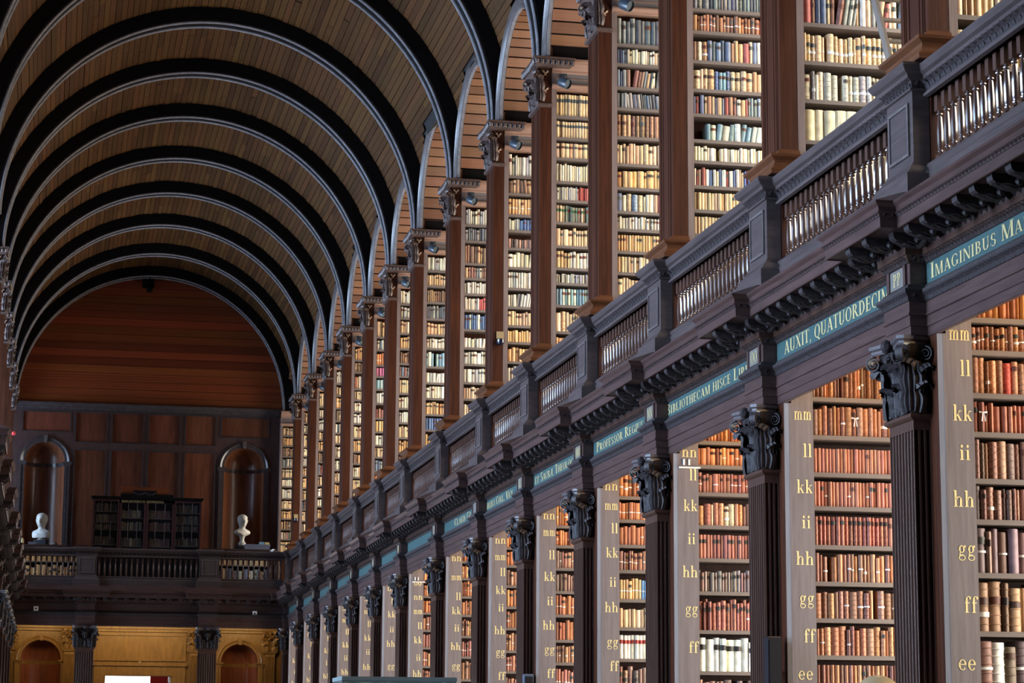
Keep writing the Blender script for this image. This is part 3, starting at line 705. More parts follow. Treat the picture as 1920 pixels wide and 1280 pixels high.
BAL_PROF = [(.028, .355), (.02, .352), (.014, .345), (.022, .337), (.022, .33), (.012, .322), (.017, .31), (.0235, .20), (.021, .10), (.0145, .085), (.021, .078), (.021, .07), (.012, .062), (.024, .05)]
bal = MB().box(-.027, .027, -.027, .027, .355, .465).box(-.027, .027, -.027, .027, -.005, .05).lathe((0, 0, 0), BAL_PROF[::-1], 8)
BAL = bal.mesh('baluster', W_BAL, True)
def rail_section(o, path, i0=0, i1=None):
    """rail, base and balusters along a straight plan path"""
    i1 = len(path)-1 if i1 is None else i1
    part('top_rail', MB().sweep(path, RAIL_P, i0, i1), W_RAIL, o)
    part('rail_carving', bumps(MB(), path[i0:i1+1], .012, 5.99, 6.068, .055, .095, 'leaf'), W_CARV, o, kind='stuff')
    inner = offset_path(path, -.13)
    part('rail_back', MB().sweep(inner[::-1], [(0, 5.945), (0, 6.158)]), W_RAIL, o)
    part('base_rail', MB().sweep(path, [(-.13, 5.48), (.0, 5.48), (.02, 5.475), (.03, 5.455), (.02, 5.43), (.035, 5.40), (.035, 5.24)], i0, i1), W_RAIL, o)
    og = org_of(o)
    for P, nr, t_ in along(offset_path(path, -.06), .125):
        q = link('baluster', BAL, o); q.location = (P.x-og[0], P.y-og[1], 5.48-og[2])
for k in range(-1, NK-1):
    y0, y1 = yc(k)+.24, yc(k+1)-.24
    if k == -1: y0 = 12.2
    o = thing('balustrade', f'turned gallery railing above ' + {-1: 'the IMAGINIBUS panel', 0: 'the AUXIT QUATUORDECIM panel', 1: 'the BIBLIOTHECAM panel', 2: 'the PROFESSOR panel', 3: 'the ET SACRAE panel', 4: 'the COLL VICE panel'}.get(k, f'lower bay {nth(NK-k)} from the end wall'),
              'railing', (XB, y0, 5.22), 'railings of the gallery')
    rail_section(o, [(XB, y0), (XB, y1)])
for k in range(8, NK-1):
    y0, y1 = yc(k)+.24, yc(k+1)-.24
    o = thing('balustrade', f'turned-baluster railing of the opposite gallery, bay {nth(NK-k)} from the end wall', 'railing', (2*XC-XB, y0, 5.22), 'railings of the opposite gallery')
    rail_section(o, [(2*XC-XB, y1), (2*XC-XB, y0)])

# ================================================================== GALLERY COLUMNS
def build_column():
    o = thing('gallery_column', None, None, (0, 0, 0)); d = XUB-XU; h = .26
    # front face with sunk grooves, plain near face
    pts = [(d, -h), (0, -h)]
    for a in (-.19, -.155, -.095, .095, .155, .19):
        pts += [(0, a-.012), (.018, a-.006), (.018, a+.006), (0, a+.012)]
    pts += [(0, h), (d, h)]
    n = len(pts)
    mb = MB().add([(x, y, 5.2) for x, y in pts]+[(x, y, 9.93) for x, y in pts], [(i, i+1, n+i+1, n+i) for i in range(n-1)])
    part('shaft', mb, W_COL, o)
    P3 = rect3(0, d, h)
    part('base', MB().sweep(P3, [(.0, 6.178), (.125, 6.18), (.125, 6.19), (.13, 6.215), (.10, 6.24), (.085, 6.28), (.09, 6.30), (.125, 6.325), (.13, 6.345), (.05, 6.36), (.03, 6.40), (.0, 6.42)]), W_COLB, o)
    part('necking', MB().sweep(P3, [(0, 9.41), (.03, 9.42), (.035, 9.44), (.035, 9.455), (.015, 9.47), (0, 9.475)]), W_COLC, o)
    part('bell', MB().sweep(P3[1:3], [(.0, 9.475), (.0, 9.65), (.02, 9.78), (.06, 9.88), (.07, 9.94)]), W_COLC, o)
    ab = [(.42, -h-.11), (-.10, -h-.13), (-.085, 0), (-.10, h+.13), (.42, h+.11)]
    part('abacus', MB().ring(ab, [(-.05, 9.915), (-.03, 9.93), (-.01, 9.945), (0, 9.975), (0, 10.015), (.01, 10.02), (.01, 10.035), (-.03, 10.04)]), W_COLC, o)
    cv = MB()
    for a, b_ in ((ab[0], ab[1]), (ab[1], ab[2]), (ab[2], ab[3])):
        A, B = Vector(a), Vector(b_); L = (B-A).length; t_ = (B-A)/L; nr = Vector((-t_.y, t_.x)); c = max(3, int(L/.062))
        for i in range(c):
            P = A+t_*L*(i+.5)/c
            for s_ in (-1, 1):
                q0 = P-t_*.026; q1 = P+t_*.02; m_ = P+nr*.022
                cv.add([(q0.x, q0.y, 9.935), (q1.x, q1.y, 9.955+.02*s_), (m_.x, m_.y, 9.965+.015*s_), ((q1+t_*.012).x, (q1+t_*.012).y, 10.01), (q0.x+nr.x*.012, q0.y+nr.y*.012, 9.99)], [(0, 1, 2), (1, 3, 2), (3, 4, 2), (4, 0, 2)])
    part('abacus_carving', cv, W_COLC, o, kind='stuff')
    for y in (-.13, .13): put('acanthus_leaf', LEAF_UP, o, (.0, y, 9.47), -PI/2)
    for y in (-h, h): put('acanthus_leaf', LEAF_UPH, o, (0, y*.97, 9.5), -PI/4 if y < 0 else -3*PI/4)
    put('acanthus_leaf', LEAF_UPH, o, (0, 0, 9.5), -PI/2)
    for y in (-h, h): put('volute', VOLU, o, (-.055, y*1.1, 9.845), -PI/4 if y < 0 else -3*PI/4)
    # the two gilt curls on the near face
    for z in (9.62, 9.84):
        g = MB()
        for s_ in (-1, 1):
            g.tube([(d*.42+s_*(.012+.028*math.sin(q*PI*1.4)), -h-.008, z+.03-.05*q+.03*math.sin(q*PI)) for q in [i/6 for i in range(7)]], [.010, .011, .012, .012, .010, .008, .005], 6)
        part('curl', g, M_CURL, o, True)
    return o
M_CURL = plain('worn_gilding', srgb(176, 150, 130), .4)
LEAF_UP = leaf_mesh(.17, .20, .075, W_COLC); LEAF_UPH = leaf_mesh(.15, .34, .10, W_COLC); VOLU = volute_mesh(.06, .025, W_COLC)
COLM = Proto(build_column)
for k in range(NK):
    COLM.at((XU, yc(k), 0), f'tall square red-brown gallery column with carved capital, {nth(NK-k)} from the end wall', 'column', 'gallery columns')
for k in range(8, NK):
    COLM.at((XU, yc(k), 0), f'gallery column of the opposite side with carved capital, {nth(NK-k)} from the end wall', 'column', 'gallery columns of the opposite side', True)

# ================================================================== BOOKCASES
LOW = {0: [4.41, 4.19, 3.9, 3.64, 3.33, 3.06, 2.71, 2.33, 1.96], 1: [4.35, 4.04, 3.74, 3.47, 3.16, 2.87, 2.58, 2.29, 1.99],
       2: [4.42, 4.19, 3.93, 3.62, 3.31, 3.0, 2.64, 2.26, 1.9], 3: [4.21, 3.96, 3.69, 3.42, 3.11, 2.81, 2.48, 2.1], 4: [4.18, 3.94, 3.67, 3.39, 3.11, 2.81, 2.54, 2.2]}
LET = {0: [4.29, 4.05, 3.75, 3.49, 3.18, 2.86, 2.49, 2.12], 1: [4.2, 3.9, 3.61, 3.33, 3.04, 2.73, 2.43, 2.14], 2: [4.30, 4.08, 3.79, 3.48, 3.17, 2.83, 2.47],
       3: [4.31, 4.1, 3.85, 3.59, 3.28, 3.01, 2.65, 2.39], 4: [4.29, 4.09, 3.81, 3.55, 3.26, 2.97, 2.69, 2.4], 5: [4.25, 4.03, 3.82, 3.58, 3.35, 3.05, 2.77, 2.45],
       6: [4.27, 3.99, 3.7, 3.49, 3.24, 2.97, 2.69], 7: [4.14, 3.91, 3.68, 3.44, 3.21, 2.93, 2.67], 8: [4.24, 4.01, 3.78, 3.52, 3.27, 2.89]}
LNAME = {0: 'mlkihgfe', 1: 'mlkihgfe', 2: 'nlkihgf', 3: 'nmlkihgf', 4: 'nmlkihgf', 5: 'nmlkihgf', 6: 'nmlkihg', 7: 'onmlkih', 8: 'nlkihg'}
UPS = {0: [7.6, 7.25, 6.9, 6.55, 6.2], 1: [8.2, 7.86, 7.52, 7.19, 6.86, 6.51, 6.15], 2: [9.3, 9.02, 8.72, 8.49, 8.19, 7.9, 7.65, 7.39, 7.18, 6.93, 6.69, 6.45, 6.1],
       3: [9.3, 9.07, 8.8, 8.56, 8.23, 7.92, 7.65, 7.38, 7.18, 6.93, 6.69, 6.44, 6.1], 4: [9.32, 9.04, 8.78, 8.48, 8.24, 7.96, 7.66, 7.38, 7.19, 6.91, 6.58, 6.25],
       5: [9.3, 9.05, 8.75, 8.53, 8.28, 8.01, 7.72, 7.46, 7.2, 6.97, 6.70, 6.4], 6: [9.36, 9.11, 8.76, 8.53, 8.29, 8.04, 7.74, 7.46, 7.21, 6.93, 6.68, 6.35],
       7: [9.37, 9.11, 8.83, 8.55, 8.28, 8.05, 7.74, 7.47, 7.21, 6.94, 6.68, 6.35]}
def low_shelves(k): return LOW.get(k) or [z+random.Random(k*9).uniform(-.03, .03) for z in LOW[3+k % 2]]
def up_shelves(k): return UPS.get(k) or [z+random.Random(k*5).uniform(-.04, .04) for z in UPS[5+k % 3]]
XS0, XS1, XS2 = 5.692, 5.728, 5.932          # stile: bevel, board, end
XEND = 8.35
BOARD_UNIT = MB().box(-.5, .5, -.5, .5, -.5, .5)
SHELF_ME = BOARD_UNIT.mesh('shelf', W_SHELF)
def shelf(o, x0, x1, y0, y1, z0, z1):
    q = link('shelf', SHELF_ME, o); og = org_of(o)
    q.location = ((x0+x1)/2-og[0], (y0+y1)/2-og[1], (z0+z1)/2-og[2]); q.scale = (x1-x0, y1-y0, z1-z0)
    return q
def build_low_case():
    o = thing('bookcase', None, None, (0, 0, 0)); org = (XP, 0, 0); ORG[o.name] = org
    part('end_pier', MB().box(XP, XP+.05, -.365, .37, 0, 4.29).box(XP+.055, XP+.07, -.365, .37, 4.29, 4.95), W_COL, o)
    part('back_panel', MB().box(XP+.05, XEND, -.05, .37, 0, 4.9), W_END, o)
    part('stile_edge', MB().sweep([(XS1, -.375), (XS0, -.366)], [(0, 0), (0, 4.29)]).box(XS0, XS1, -.366, -.05, 0, 4.29), W_EDGE, o)
    part('letter_board', MB().box(XS1, XS2, -.376, -.05, 0, 4.29).box(XP+.06, XS2, -.376, -.05, 4.29, 4.96), W_STILE, o)
    return o
LCASE = Proto(build_low_case)
LC = {}
for k in range(NK):
    o = LCASE.at((XP, yc(k), 0), f'tall lower bookcase with gilt letters on grey end board, {where(k)}', 'bookcase', 'lower bookcases')
    LC[k] = o; ORG[o.name] = (XP, yc(k), 0)
    for z in low_shelves(k): shelf(o, XS2, XEND, yc(k)-.362, yc(k)-.05, z-.034, z)
    bd = [c for c in children(o) if c.name.startswith('letter_board')][0]
    zs = LET.get(k); nm = LNAME.get(k)
    if zs is None: zs = [4.24, 4.0, 3.76, 3.5, 3.24, 2.96, 2.68]; nm = 'nmlkihg'
    for z, c in zip(zs, nm):
        polys, wd = text_polys(c+c); h = .108; top = min(z+.01, 4.28)
        xr = XS2-.014-.02*(c in 'eio'); sq = .57 if c == 'm' else .80
        part('shelf_letter', letters_mb(polys, lambda u, v: (xr-(wd-u)*h*sq, yc(k)-.3775, z-.042+v*h)), M_GILT, bd)
# a loose white card hung on two of the boards
for k in (2, 7):
    c = MB().box(XS1+.02, XS2+.01, yc(k)-.385, yc(k)-.3795, 4.165, 4.25); t_ = MB()
    o = single('label_card', MB().box(XS1+.015, XS2+.015, yc(k)-.40, yc(k)-.377, 4.150, 4.163).box(XS1+.055, XS1+.07, yc(k)-.39, yc(k)-.378, 4.18, 4.235).box(XS1+.105, XS1+.12, yc(k)-.39, yc(k)-.378, 4.18, 4.235), M_PAPER,
               f'white paper label ledge on the top of the lettered board {where(k)}', 'label', (XS1+.1, yc(k)-.38, 4.15))

def build_up_case():
    o = thing('gallery_bookcase', None, None, (0, 0, 0)); ORG[o.name] = (XUB, 0, 5.2)
    part('back_panel', MB().box(XUB, XEND, -.02, .25, 5.2, 10.03), W_COL, o)
    part('stile', MB().box(XUB, XUB+.062, -.262, -.02, 5.2, 9.86), W_UST, o)
    P = [(XEND, -.25), (XUB, -.25)]
    part('crown_cornice', MB().sweep(P, [(-.1, 9.86), (.01, 9.86), (.02, 9.875), (.02, 9.895), (.035, 9.90), (.05, 9.93), (.085, 9.965), (.10, 10.0), (.10, 10.03), (-.2, 10.035)]), W_ALCC, o)
    part('frieze_panel', MB().box(XUB, XEND, -.245, -.02, 9.715, 9.87), W_BLUEP, o)
    part('frieze_slat', MB().box(XUB+.06, XEND, -.256, -.244, 9.79, 9.80), W_ALCC, o)
    part('lower_cornice', MB().sweep(P, [(-.1, 9.645), (.0, 9.645), (.012, 9.65), (.015, 9.665), (.03, 9.675), (.045, 9.70), (.045, 9.715), (.01, 9.725), (-.1, 9.725)]), W_ALCC, o)
    return o
W_BLUEP = wood('slate_frieze', (.12, .11, .115, 1), (.17, .155, .165, 1), .45, (2, 20, 20))
UCASE = Proto(build_up_case)
UC = {}
ENDX = .225
for k in range(NK+1):
    yk = yc(k) if k < NK else YE-.05
    o = UCASE.at((XUB, yk, 5.2), f'tall gallery bookcase beside the column {nth(NK-k)} from the end wall' if k < NK else 'narrow gallery bookcase standing against the end wall', 'bookcase', 'gallery bookcases')
    UC[k] = o; ORG[o.name] = (XUB, yk, 5.2)
    if k == NK: o.location.x -= ENDX; ORG[o.name] = (XUB-ENDX, yk, 5.2)
    for z in up_shelves(k): shelf(o, XUB+.062-(ENDX if k == NK else 0), XEND-.2, yk-.25, yk-.02, z-.034, z)

# ================================================================== BOOKS
def c3(c): return srgb(*c)[:3]
PAL = {
 'calf': [(176, 104, 62), (150, 84, 50), (128, 74, 52), (184, 116, 66), (140, 92, 66), (196, 128, 74), (118, 72, 54)],
 'orange': [(206, 116, 54), (196, 104, 46), (186, 98, 48), (214, 136, 66), (150, 78, 44)],
 'redcalf': [(160, 82, 58), (148, 76, 58), (170, 94, 66), (140, 72, 56)],
 'uniform_red': [(172, 92, 62), (168, 88, 60), (176, 96, 66)],
 'dim': [(128, 92, 78), (112, 80, 70), (150, 108, 82), (100, 76, 70), (168, 118, 84), (134, 84, 66)],
 'grey': [(126, 104, 98), (110, 92, 90), (142, 112, 96), (96, 84, 84), (120, 84, 72)],
 'tan': [(206, 172, 122), (196, 158, 108), (184, 146, 98), (214, 184, 138), (190, 140, 90)],
 'tanset': [(206, 170, 116), (210, 176, 124), (200, 164, 110)],
 'honey': [(214, 160, 88), (206, 148, 76), (220, 174, 104), (196, 130, 66)],
 'cream': [(226, 212, 174), (218, 200, 158), (208, 188, 146), (232, 222, 192), (190, 168, 130)],
 'vellum': [(230, 218, 172), (226, 212, 164), (224, 214, 178)],
 'blue': [(104, 120, 142), (88, 104, 128), (122, 136, 152), (74, 92, 122), (140, 144, 146), (150, 132, 104)],
 'navy': [(58, 84, 138), (66, 98, 150), (84, 112, 158), (206, 190, 156), (52, 70, 112)],
 'bluegreen': [(96, 140, 156), (110, 150, 150), (140, 166, 158), (196, 190, 160), (84, 120, 136)],
 'slate': [(92, 98, 104), (108, 112, 112), (80, 84, 92), (126, 122, 110)],
 'mixed': [(204, 170, 122), (186, 140, 92), (96, 112, 138), (222, 206, 166), (130, 82, 62), (74, 88, 118), (170, 120, 78), (196, 186, 160), (110, 120, 116), (160, 70, 60)],
 'pale': [(206, 196, 168), (186, 178, 156), (170, 164, 150), (216, 204, 172), (150, 150, 146), (196, 176, 140)],
 'pink': [(206, 92, 140), (196, 80, 130)], 'greenred': [(120, 128, 96), (150, 116, 84), (100, 120, 104), (196, 160, 112)],
 'old1': [(92, 66, 44), (70, 50, 38), (60, 56, 50), (110, 84, 50)], 'old2': [(62, 60, 66), (84, 62, 44), (104, 84, 52), (60, 40, 36), (140, 130, 96)], 'old3': [(90, 40, 36), (76, 50, 38), (100, 76, 48), (112, 56, 48)],
 'whiteset': [(234, 228, 206), (236, 232, 214)], 'brown': [(150, 106, 66), (122, 84, 56), (170, 126, 80), (96, 66, 48)],
}
def cname(c):
    r, g, b_ = c; mx, mn = max(c), min(c)
    if mx-mn < 26: return 'grey' if mx < 190 else 'white'
    if b_ > r+6: return 'blue' if b_ >= g else 'teal'
    if g > r+4: return 'green'
    if r > 170 and g < 100 and b_ > 110: return 'pink'
    if r > 150 and g < 80: return 'red'
    if r > 205 and g > 190: return 'cream'
    if r > 178 and g > 138: return 'tan'
    if r > 160: return 'orange-brown'
    return 'brown' if r > 115 else 'dark brown'
# per row: palette, mean width, height share, title-label share, paper-band share, extra ('lean' tilts, 'set' equal sizes)
LROWS = {
 0: [('orange', .036, .95, .3, 0, ''), ('calf', .036, .93, .5, .7, ''), ('calf', .045, .93, .2, .1, 'red'), ('redcalf', .038, .90, .2, 0, ''), ('dim', .042, .92, .1, .25, 'bow'), ('dim', .042, .92, .4, .2, ''),
     ('grey', .050, .9, .3, .2, ''), ('brown', .078, .93, .7, .35, ''), ('dim', .062, .92, .4, .4, 'white'), ('dim', .06, .9, .2, .1, '')],
 1: [('calf', .030, .95, .1, .1, ''), ('calf', .040, .86, .1, .12, 'bow'), ('uniform_red', .030, .74, .05, .0, 'set'), ('uniform_red', .030, .85, .3, .1, 'set'), ('redcalf', .036, .84, .7, .0, 'set'), ('calf', .040, .86, .05, .45, ''),
     ('calf', .047, .88, .05, .3, ''), ('calf', .045, .88, .05, .2, ''), ('calf', .036, .85, .05, 0, 'set')],
 2: [('orange', .036, .95, .1, 0, ''), ('orange', .040, .86, .2, .1, ''), ('redcalf', .034, .82, .5, .25, ''), ('calf', .045, .76, .1, .05, 'pages'), ('redcalf', .033, .80, .5, .0, 'set'), ('grey', .031, .72, .6, 0, ''),
     ('redcalf', .034, .88, .7, .15, ''), ('whiteset', .055, .88, .9, .0, 'dark'), ('dim', .05, .86, .3, 0, '')],
 3: [('orange', .038, .95, .2, .9, ''), ('orange', .04, .9, .2, .9, ''), ('orange', .044, .88, .2, .1, ''), ('calf', .036, .84, .3, .7, ''), ('honey', .036, .78, .2, .9, 'bluespot'), ('tan', .04, .80, .1, 0, ''), ('whiteset', .042, .84, 1, 0, 'set'),
     ('dim', .055, .84, .4, 0, ''), ('dim', .05, .86, .4, 0, '')],
}
LGEN = [('orange', .036, .92, .2, .4, ''), ('orange', .04, .86, .2, .3, ''), ('calf', .038, .86, .3, .4, ''), ('redcalf', .036, .84, .3, .4, ''), ('calf', .04, .84, .2, .5, ''), ('redcalf', .036, .84, .3, .2, ''), ('dim', .04, .84, .4, .3, ''), ('dim', .044, .84, .4, .1, '')]
UROWS = {
 0: [('blue', .05, .9, .6, 0, ''), ('mixed', .045, .88, .3, 0, ''), ('mixed', .05, .9, .3, 0, ''), ('tan', .05, .9, .3, 0, ''), ('tan', .05, .9, .3, 0, ''), ('tan', .05, .9, .3, 0, '')],
 1: [('mixed', .05, .9, .3, 0, ''), ('tan', .05, .9, .3, 0, ''), ('mixed', .046, .80, .3, 0, 'lean'), ('tanset', .039, .83, .6, .85, ''), ('pale', .046, .82, .3, .4, ''), ('vellum', .088, .86, .0, .0, 'set'), ('cream', .05, .86, .2, 0, '')],
 2: [('slate', .05, .9, .3, 0, ''), ('slate', .045, .92, .3, 0, ''), ('slate', .042, .9, .5, 0, ''), ('calf', .036, .88, .4, .4, ''), ('mixed', .04, .84, .3, .2, ''), ('tan', .047, .82, .6, 0, 'bluemid'), ('mixed', .037, .86, .4, 0, ''), ('bluegreen', .055, .78, .1, 0, 'leangap'),
     ('cream', .031, .84, .1, 0, ''), ('cream', .031, .82, .1, 0, 'navy'), ('tanset', .033, .85, .15, 0, 'set'), ('tanset', .033, .84, .2, 0, 'set'), ('tan', .04, .84, .3, 0, '')],
 3: [('slate', .052, .88, .4, 0, ''), ('blue', .03, .86, .2, 0, 'creamend'), ('mixed', .033, .84, .4, 0, 'lean'), ('slate', .037, .84, .2, 0, 'lean2'), ('brown', .052, .86, .2, 0, 'set'), ('tan', .044, .84, .4, 0, ''), ('honey', .056, .86, .5, 0, ''), ('mixed', .05, .85, .2, 0, ''), ('pale', .03, .85, .2, .1, ''),
     ('honey', .030, .86, .7, 0, 'set'), ('tan', .034, .86, .3, 0, 'set'), ('tan', .036, .86, .3, 0, ''), ('cream', .04, .86, .3, 0, '')],
 4: [('tanset', .035, .86, 1, 0, 'set'), ('tanset', .034, .86, 1, 0, 'set'), ('tan', .056, .84, 1, 0, 'set'), ('cream', .031, .84, .1, 0, ''), ('pale', .018, .82, .1, 0, 'redend'), ('greenred', .03, .84, 1, 0, ''), ('tan', .044, .84, .5, 0, ''), ('honey', .042, .85, .8, 0, 'paleend'),
     ('pale', .022, .74, .1, 0, ''), ('bluegreen', .034, .84, .7, 0, 'set'), ('tan', .045, .86, .3, 0, ''), ('honey', .036, .86, .4, 0, '')],
 5: [('pale', .036, .86, .3, 0, ''), ('brown', .046, .9, .6, 0, 'lean2'), ('honey', .042, .84, .4, .8, 'set'), ('pale', .034, .82, .2, 0, 'navyend'), ('dim', .04, .6, 0, 0, ''), ('cream', .044, .86, .2, 0, 'lean'), ('pale', .034, .86, .5, 0, 'set'), ('pale', .044, .80, .1, 0, 'lean'),
     ('tan', .044, .84, .5, 0, ''), ('honey', .035, .82, .1, 0, ''), ('honey', .036, .82, .2, 0, '')],
 6: [('pale', .034, .84, .6, 0, ''), ('slate', .036, .88, .4, 0, ''), ('brown', .044, .86, .6, 0, ''), ('mixed', .034, .84, .5, 0, ''), ('pale', .034, .86, .3, 0, ''), ('pale', .036, .86, .2, 0, 'redend'), ('navy', .034, .86, .3, 0, ''), ('pale', .05, .6, 0, 0, 'lean'), ('pale', .044, .86, .6, 0, ''), ('pale', .05, .84, .4, 0, ''), ('tan', .04, .85, .3, 0, '')],
 7: [('pale', .036, .84, .4, 0, ''), ('tan', .042, .84, .5, 0, ''), ('brown', .034, .84, .3, 0, ''), ('slate', .034, .86, .4, 0, ''), ('tan', .044, .84, .6, 0, ''), ('cream', .042, .84, .5, .3, ''), ('bluegreen', .04, .86, .5, 0, ''), ('pale', .05, .7, 0, 0, 'lean'), ('cream', .04, .85, .2, .1, ''), ('honey', .036, .86, .8, 0, ''), ('navy', .042, .86, .2, 0, 'set'), ('honey', .04, .86, .2, 0, '')],
 9: [('tan', .04, .84, .3, .2, ''), ('mixed', .04, .84, .3, 0, ''), ('orange', .04, .84, .3, .3, ''), ('pink', .05, .88, 0, 0, 'set'), ('bluegreen', .05, .86, .2, 0, ''), ('pale', .06, .86, .2, 0, ''), ('redcalf', .045, .7, 0, 0, ''), ('honey', .05, .88, .6, 0, 'set'), ('cream', .05, .86, .4, .2, '')],
}
UGEN = [('tan', .038, .84, .4, 0, ''), ('cream', .038, .84, .4, 0, ''), ('mixed', .036, .84, .4, 0, ''), ('honey', .04, .86, .4, .1, ''), ('pale', .036, .85, .4, 0, ''), ('tanset', .038, .85, .6, 0, 'set'), ('brown', .04, .85, .4, .1, '')]
def shade(c, rnd, amt=.1):
    g = sum(c)/3; c = [g+(v-g)*.74 for v in c]; c = [v+(150-v)*.10 for v in c]
    f = (1+rnd.uniform(-amt, amt))*(1.12 if c[0] < 200 else 1.03); return tuple(max(8, min(246, v*f+rnd.uniform(-5, 5))) for v in c)
BK = []      # (area, level, case, row, index, x, y, z, w, h, d, tilt, colour, label colour or None, band, visible)
def fill_row(level, k, row, spec, x0, x1, y, z, hh, xlim):
    pal, wm, hf, pl, pb, ex = spec
    rnd = random.Random(k*977+row*31+(5 if level else 0)); x = x0+rnd.uniform(.002, .012); i = 0
    lean = 0; P = PAL[pal]; base_h = hh*hf
    if ex == 'leangap': x += .13; i = 2; ex = 'lean'
    while x < x1:
        i += 1
        if rnd.random() < .02 and 'set' not in ex and i > 2: x += rnd.uniform(.01, .04)
        wd = wm*(rnd.uniform(.94, 1.06) if 'set' in ex else rnd.choice([.6, .75, .9, 1, 1, 1.1, 1.25, 1.4]))
        h = base_h*(rnd.uniform(.985, 1.01) if 'set' in ex else rnd.uniform(.88, 1.04)); h = min(h, hh*.985)
        col = P[rnd.randrange(len(P))]; fx = (x-x0)/max(.1, xlim-x0)
        if ex == 'redend' and fx > .7: col = (190, 66, 52)
        if ex == 'creamend' and fx > .25: col = rnd.choice(PAL['pale']+PAL['cream']+[(120, 130, 110)])
        if ex == 'paleend' and fx > .4: col = rnd.choice(PAL['pale'])
        if ex == 'navyend' and fx > .5: col = rnd.choice(PAL['navy'][:3])
        if ex == 'navy' and rnd.random() < .45: col = rnd.choice(PAL['navy'][:3]+[(160, 60, 56)])
        if ex == 'bluemid' and .3 < fx < .55: col = rnd.choice(PAL['navy'][:3]+PAL['bluegreen'][:2])
        if ex == 'bluespot' and rnd.random() < .3: col = (96, 150, 190)
        if ex == 'red' and i == 6: col = (214, 58, 40)
        if ex == 'pages' and rnd.random() < .3: col = (222, 200, 150)
        if ex == 'white' and i == 2: col = (236, 234, 222)
        col = shade(col, rnd, .05 if 'set' in ex else .11)
        tilt = 0
        if ex == 'lean' and i > 3: tilt = rnd.choice([0, .0, .14, .16]) if lean == 0 else lean; lean = tilt if rnd.random() < .8 else 0
        if ex == 'lean2' and i > 3: tilt = -.10
        if tilt: wd_s = wd/abs(math.cos(tilt))+.0*h
        else: wd_s = wd
        lab = None
        if rnd.random() < pl: lab = rnd.choice([(78, 66, 58), (96, 66, 54), (88, 92, 86), (108, 64, 52)] if level else [(52, 44, 42), (74, 50, 42), (66, 68, 62), (92, 56, 46)]) if pal not in ('greenred',) else rnd.choice([(150, 44, 44), (50, 90, 60)])
        if ex == 'dark': lab = (46, 44, 42) if rnd.random() < .8 else None
        if lab and pal == 'tanset': lab = (86, 92, 94)
        if pal == 'whiteset' and level == 0 and k == 3: lab = (150, 50, 46)
        band = rnd.random() < pb
        yy = y+rnd.uniform(.0, .022); d = rnd.uniform(.15, .2)
        xc = x+wd/2
        sx, sy = proj(xc, yy, z+h/2); a = FOC*FOC/(yy*yy)*wd*h
        vis = xc+wd*.3 < xlim and -5 < sx < 1920 and -20 < sy < 1280
        if level and vis:
            zc = CZ+(z+h*.6-CZ)*5.62/xc
            vis = zc > 6.15
        BK.append((a, level, k, row, i, xc, yy, z, wd, h, d, tilt, col, lab, band, vis))
        x += wd_s+rnd.uniform(.0005, .0025)
def xlimit(px_x, px_y, y):
    """x at depth y that lines up with an image point, taken through the camera"""
    dr = FW+RT*((px_x-960)/FOC)-UP*((px_y-640)/FOC); return dr.x/dr.y*y
for k in range(NK):
    y = yc(k)-.352; zs = low_shelves(k); tops = [4.9]+[z-.034 for z in zs]
    rows = LROWS.get(k, LGEN)
    for r_, z in enumerate(zs):
        hh = tops[r_]-z
        if r_ == 0: hh = min(.27, 4.9-z)
        if hh < .1: continue
        if k: p = proj(XR, yc(k-1)+.22, CZ+(z-CZ)*.8); xl = xlimit(p[0], p[1], y)
        else: xl = 6.4
        fill_row(0, k, r_, rows[r_ % len(rows)] if k < 4 else rows[(r_+k) % len(rows)] if r_ > 1 else rows[r_], XS2, (8.25 if k == 0 else xl+(.6 if k < 4 else .28)), y, z, hh, xl)
for k in range(NK+1):
    yk = yc(k) if k < NK else YE-.05
    y = yk-.238; zs = up_shelves(k); tops = [9.645]+[z-.034 for z in zs]
    rows = UROWS.get(k, UGEN)
    for r_, z in enumerate(zs):
        hh = tops[r_]-z
        if k < 2 and r_ == 0: hh = .3
        if k: p = proj(XU-.02, yc(k-1)+.26, z); xl = xlimit(p[0], p[1], y)
        else: xl = 6.75
        fill_row(1, k, r_, rows[r_ % len(rows)] if k in UROWS else rows[(r_*3+k) % len(rows)], XUB+.064-(ENDX if k == NK else 0), (8.25 if k == 0 else xl+(.6 if k < 4 else .25)), y, z, hh, xl)
# unit book: width, depth and height 1, rounded spine towards -y
def spine(off=0.0, n=6):
    return [(-.5+i/n, .10*(2*abs(i/n-.5))**2.2-off) for i in range(n+1)]
def book_mesh(bands):
    rings = [(0, 0), (.02, .0)]
    if bands:
        for z in (.15, .33, .52, .70, .86): rings += [(z-.012, 0), (z-.004, .035), (z+.006, .035), (z+.014, 0)]
    rings += [(.98, 0), (1, -.02)]
    vs = []; n = 9
    for z, o_ in rings:
        vs += [(x, y, z) for x, y in [(-.5, 1)]+spine(o_)+[(.5, 1)]]
    n = len(vs)//len(rings); fs = []
    for i in range(len(rings)-1):
        for j in range(n): fs.append((i*n+j, i*n+(j+1) % n, (i+1)*n+(j+1) % n, (i+1)*n+j))
    fs += [tuple(range(n))[::-1], tuple(range((len(rings)-1)*n, len(rings)*n))]
    return MB().add(vs, fs).mesh('book', M_BOOK, True)
def wrap_mesh(name, z0, z1, off, mat, wd=1.0):
    s_ = [(x*wd, y) for x, y in spine(off)]; n = len(s_)
    vs = [(x, y, z0) for x, y in s_]+[(x, y, z1) for x, y in s_]
    return MB().add(vs, [(j, j+1, n+j+1, n+j) for j in range(n-1)]).mesh(name, mat, True)
B_BAND, B_PLAIN = book_mesh(True), book_mesh(False)
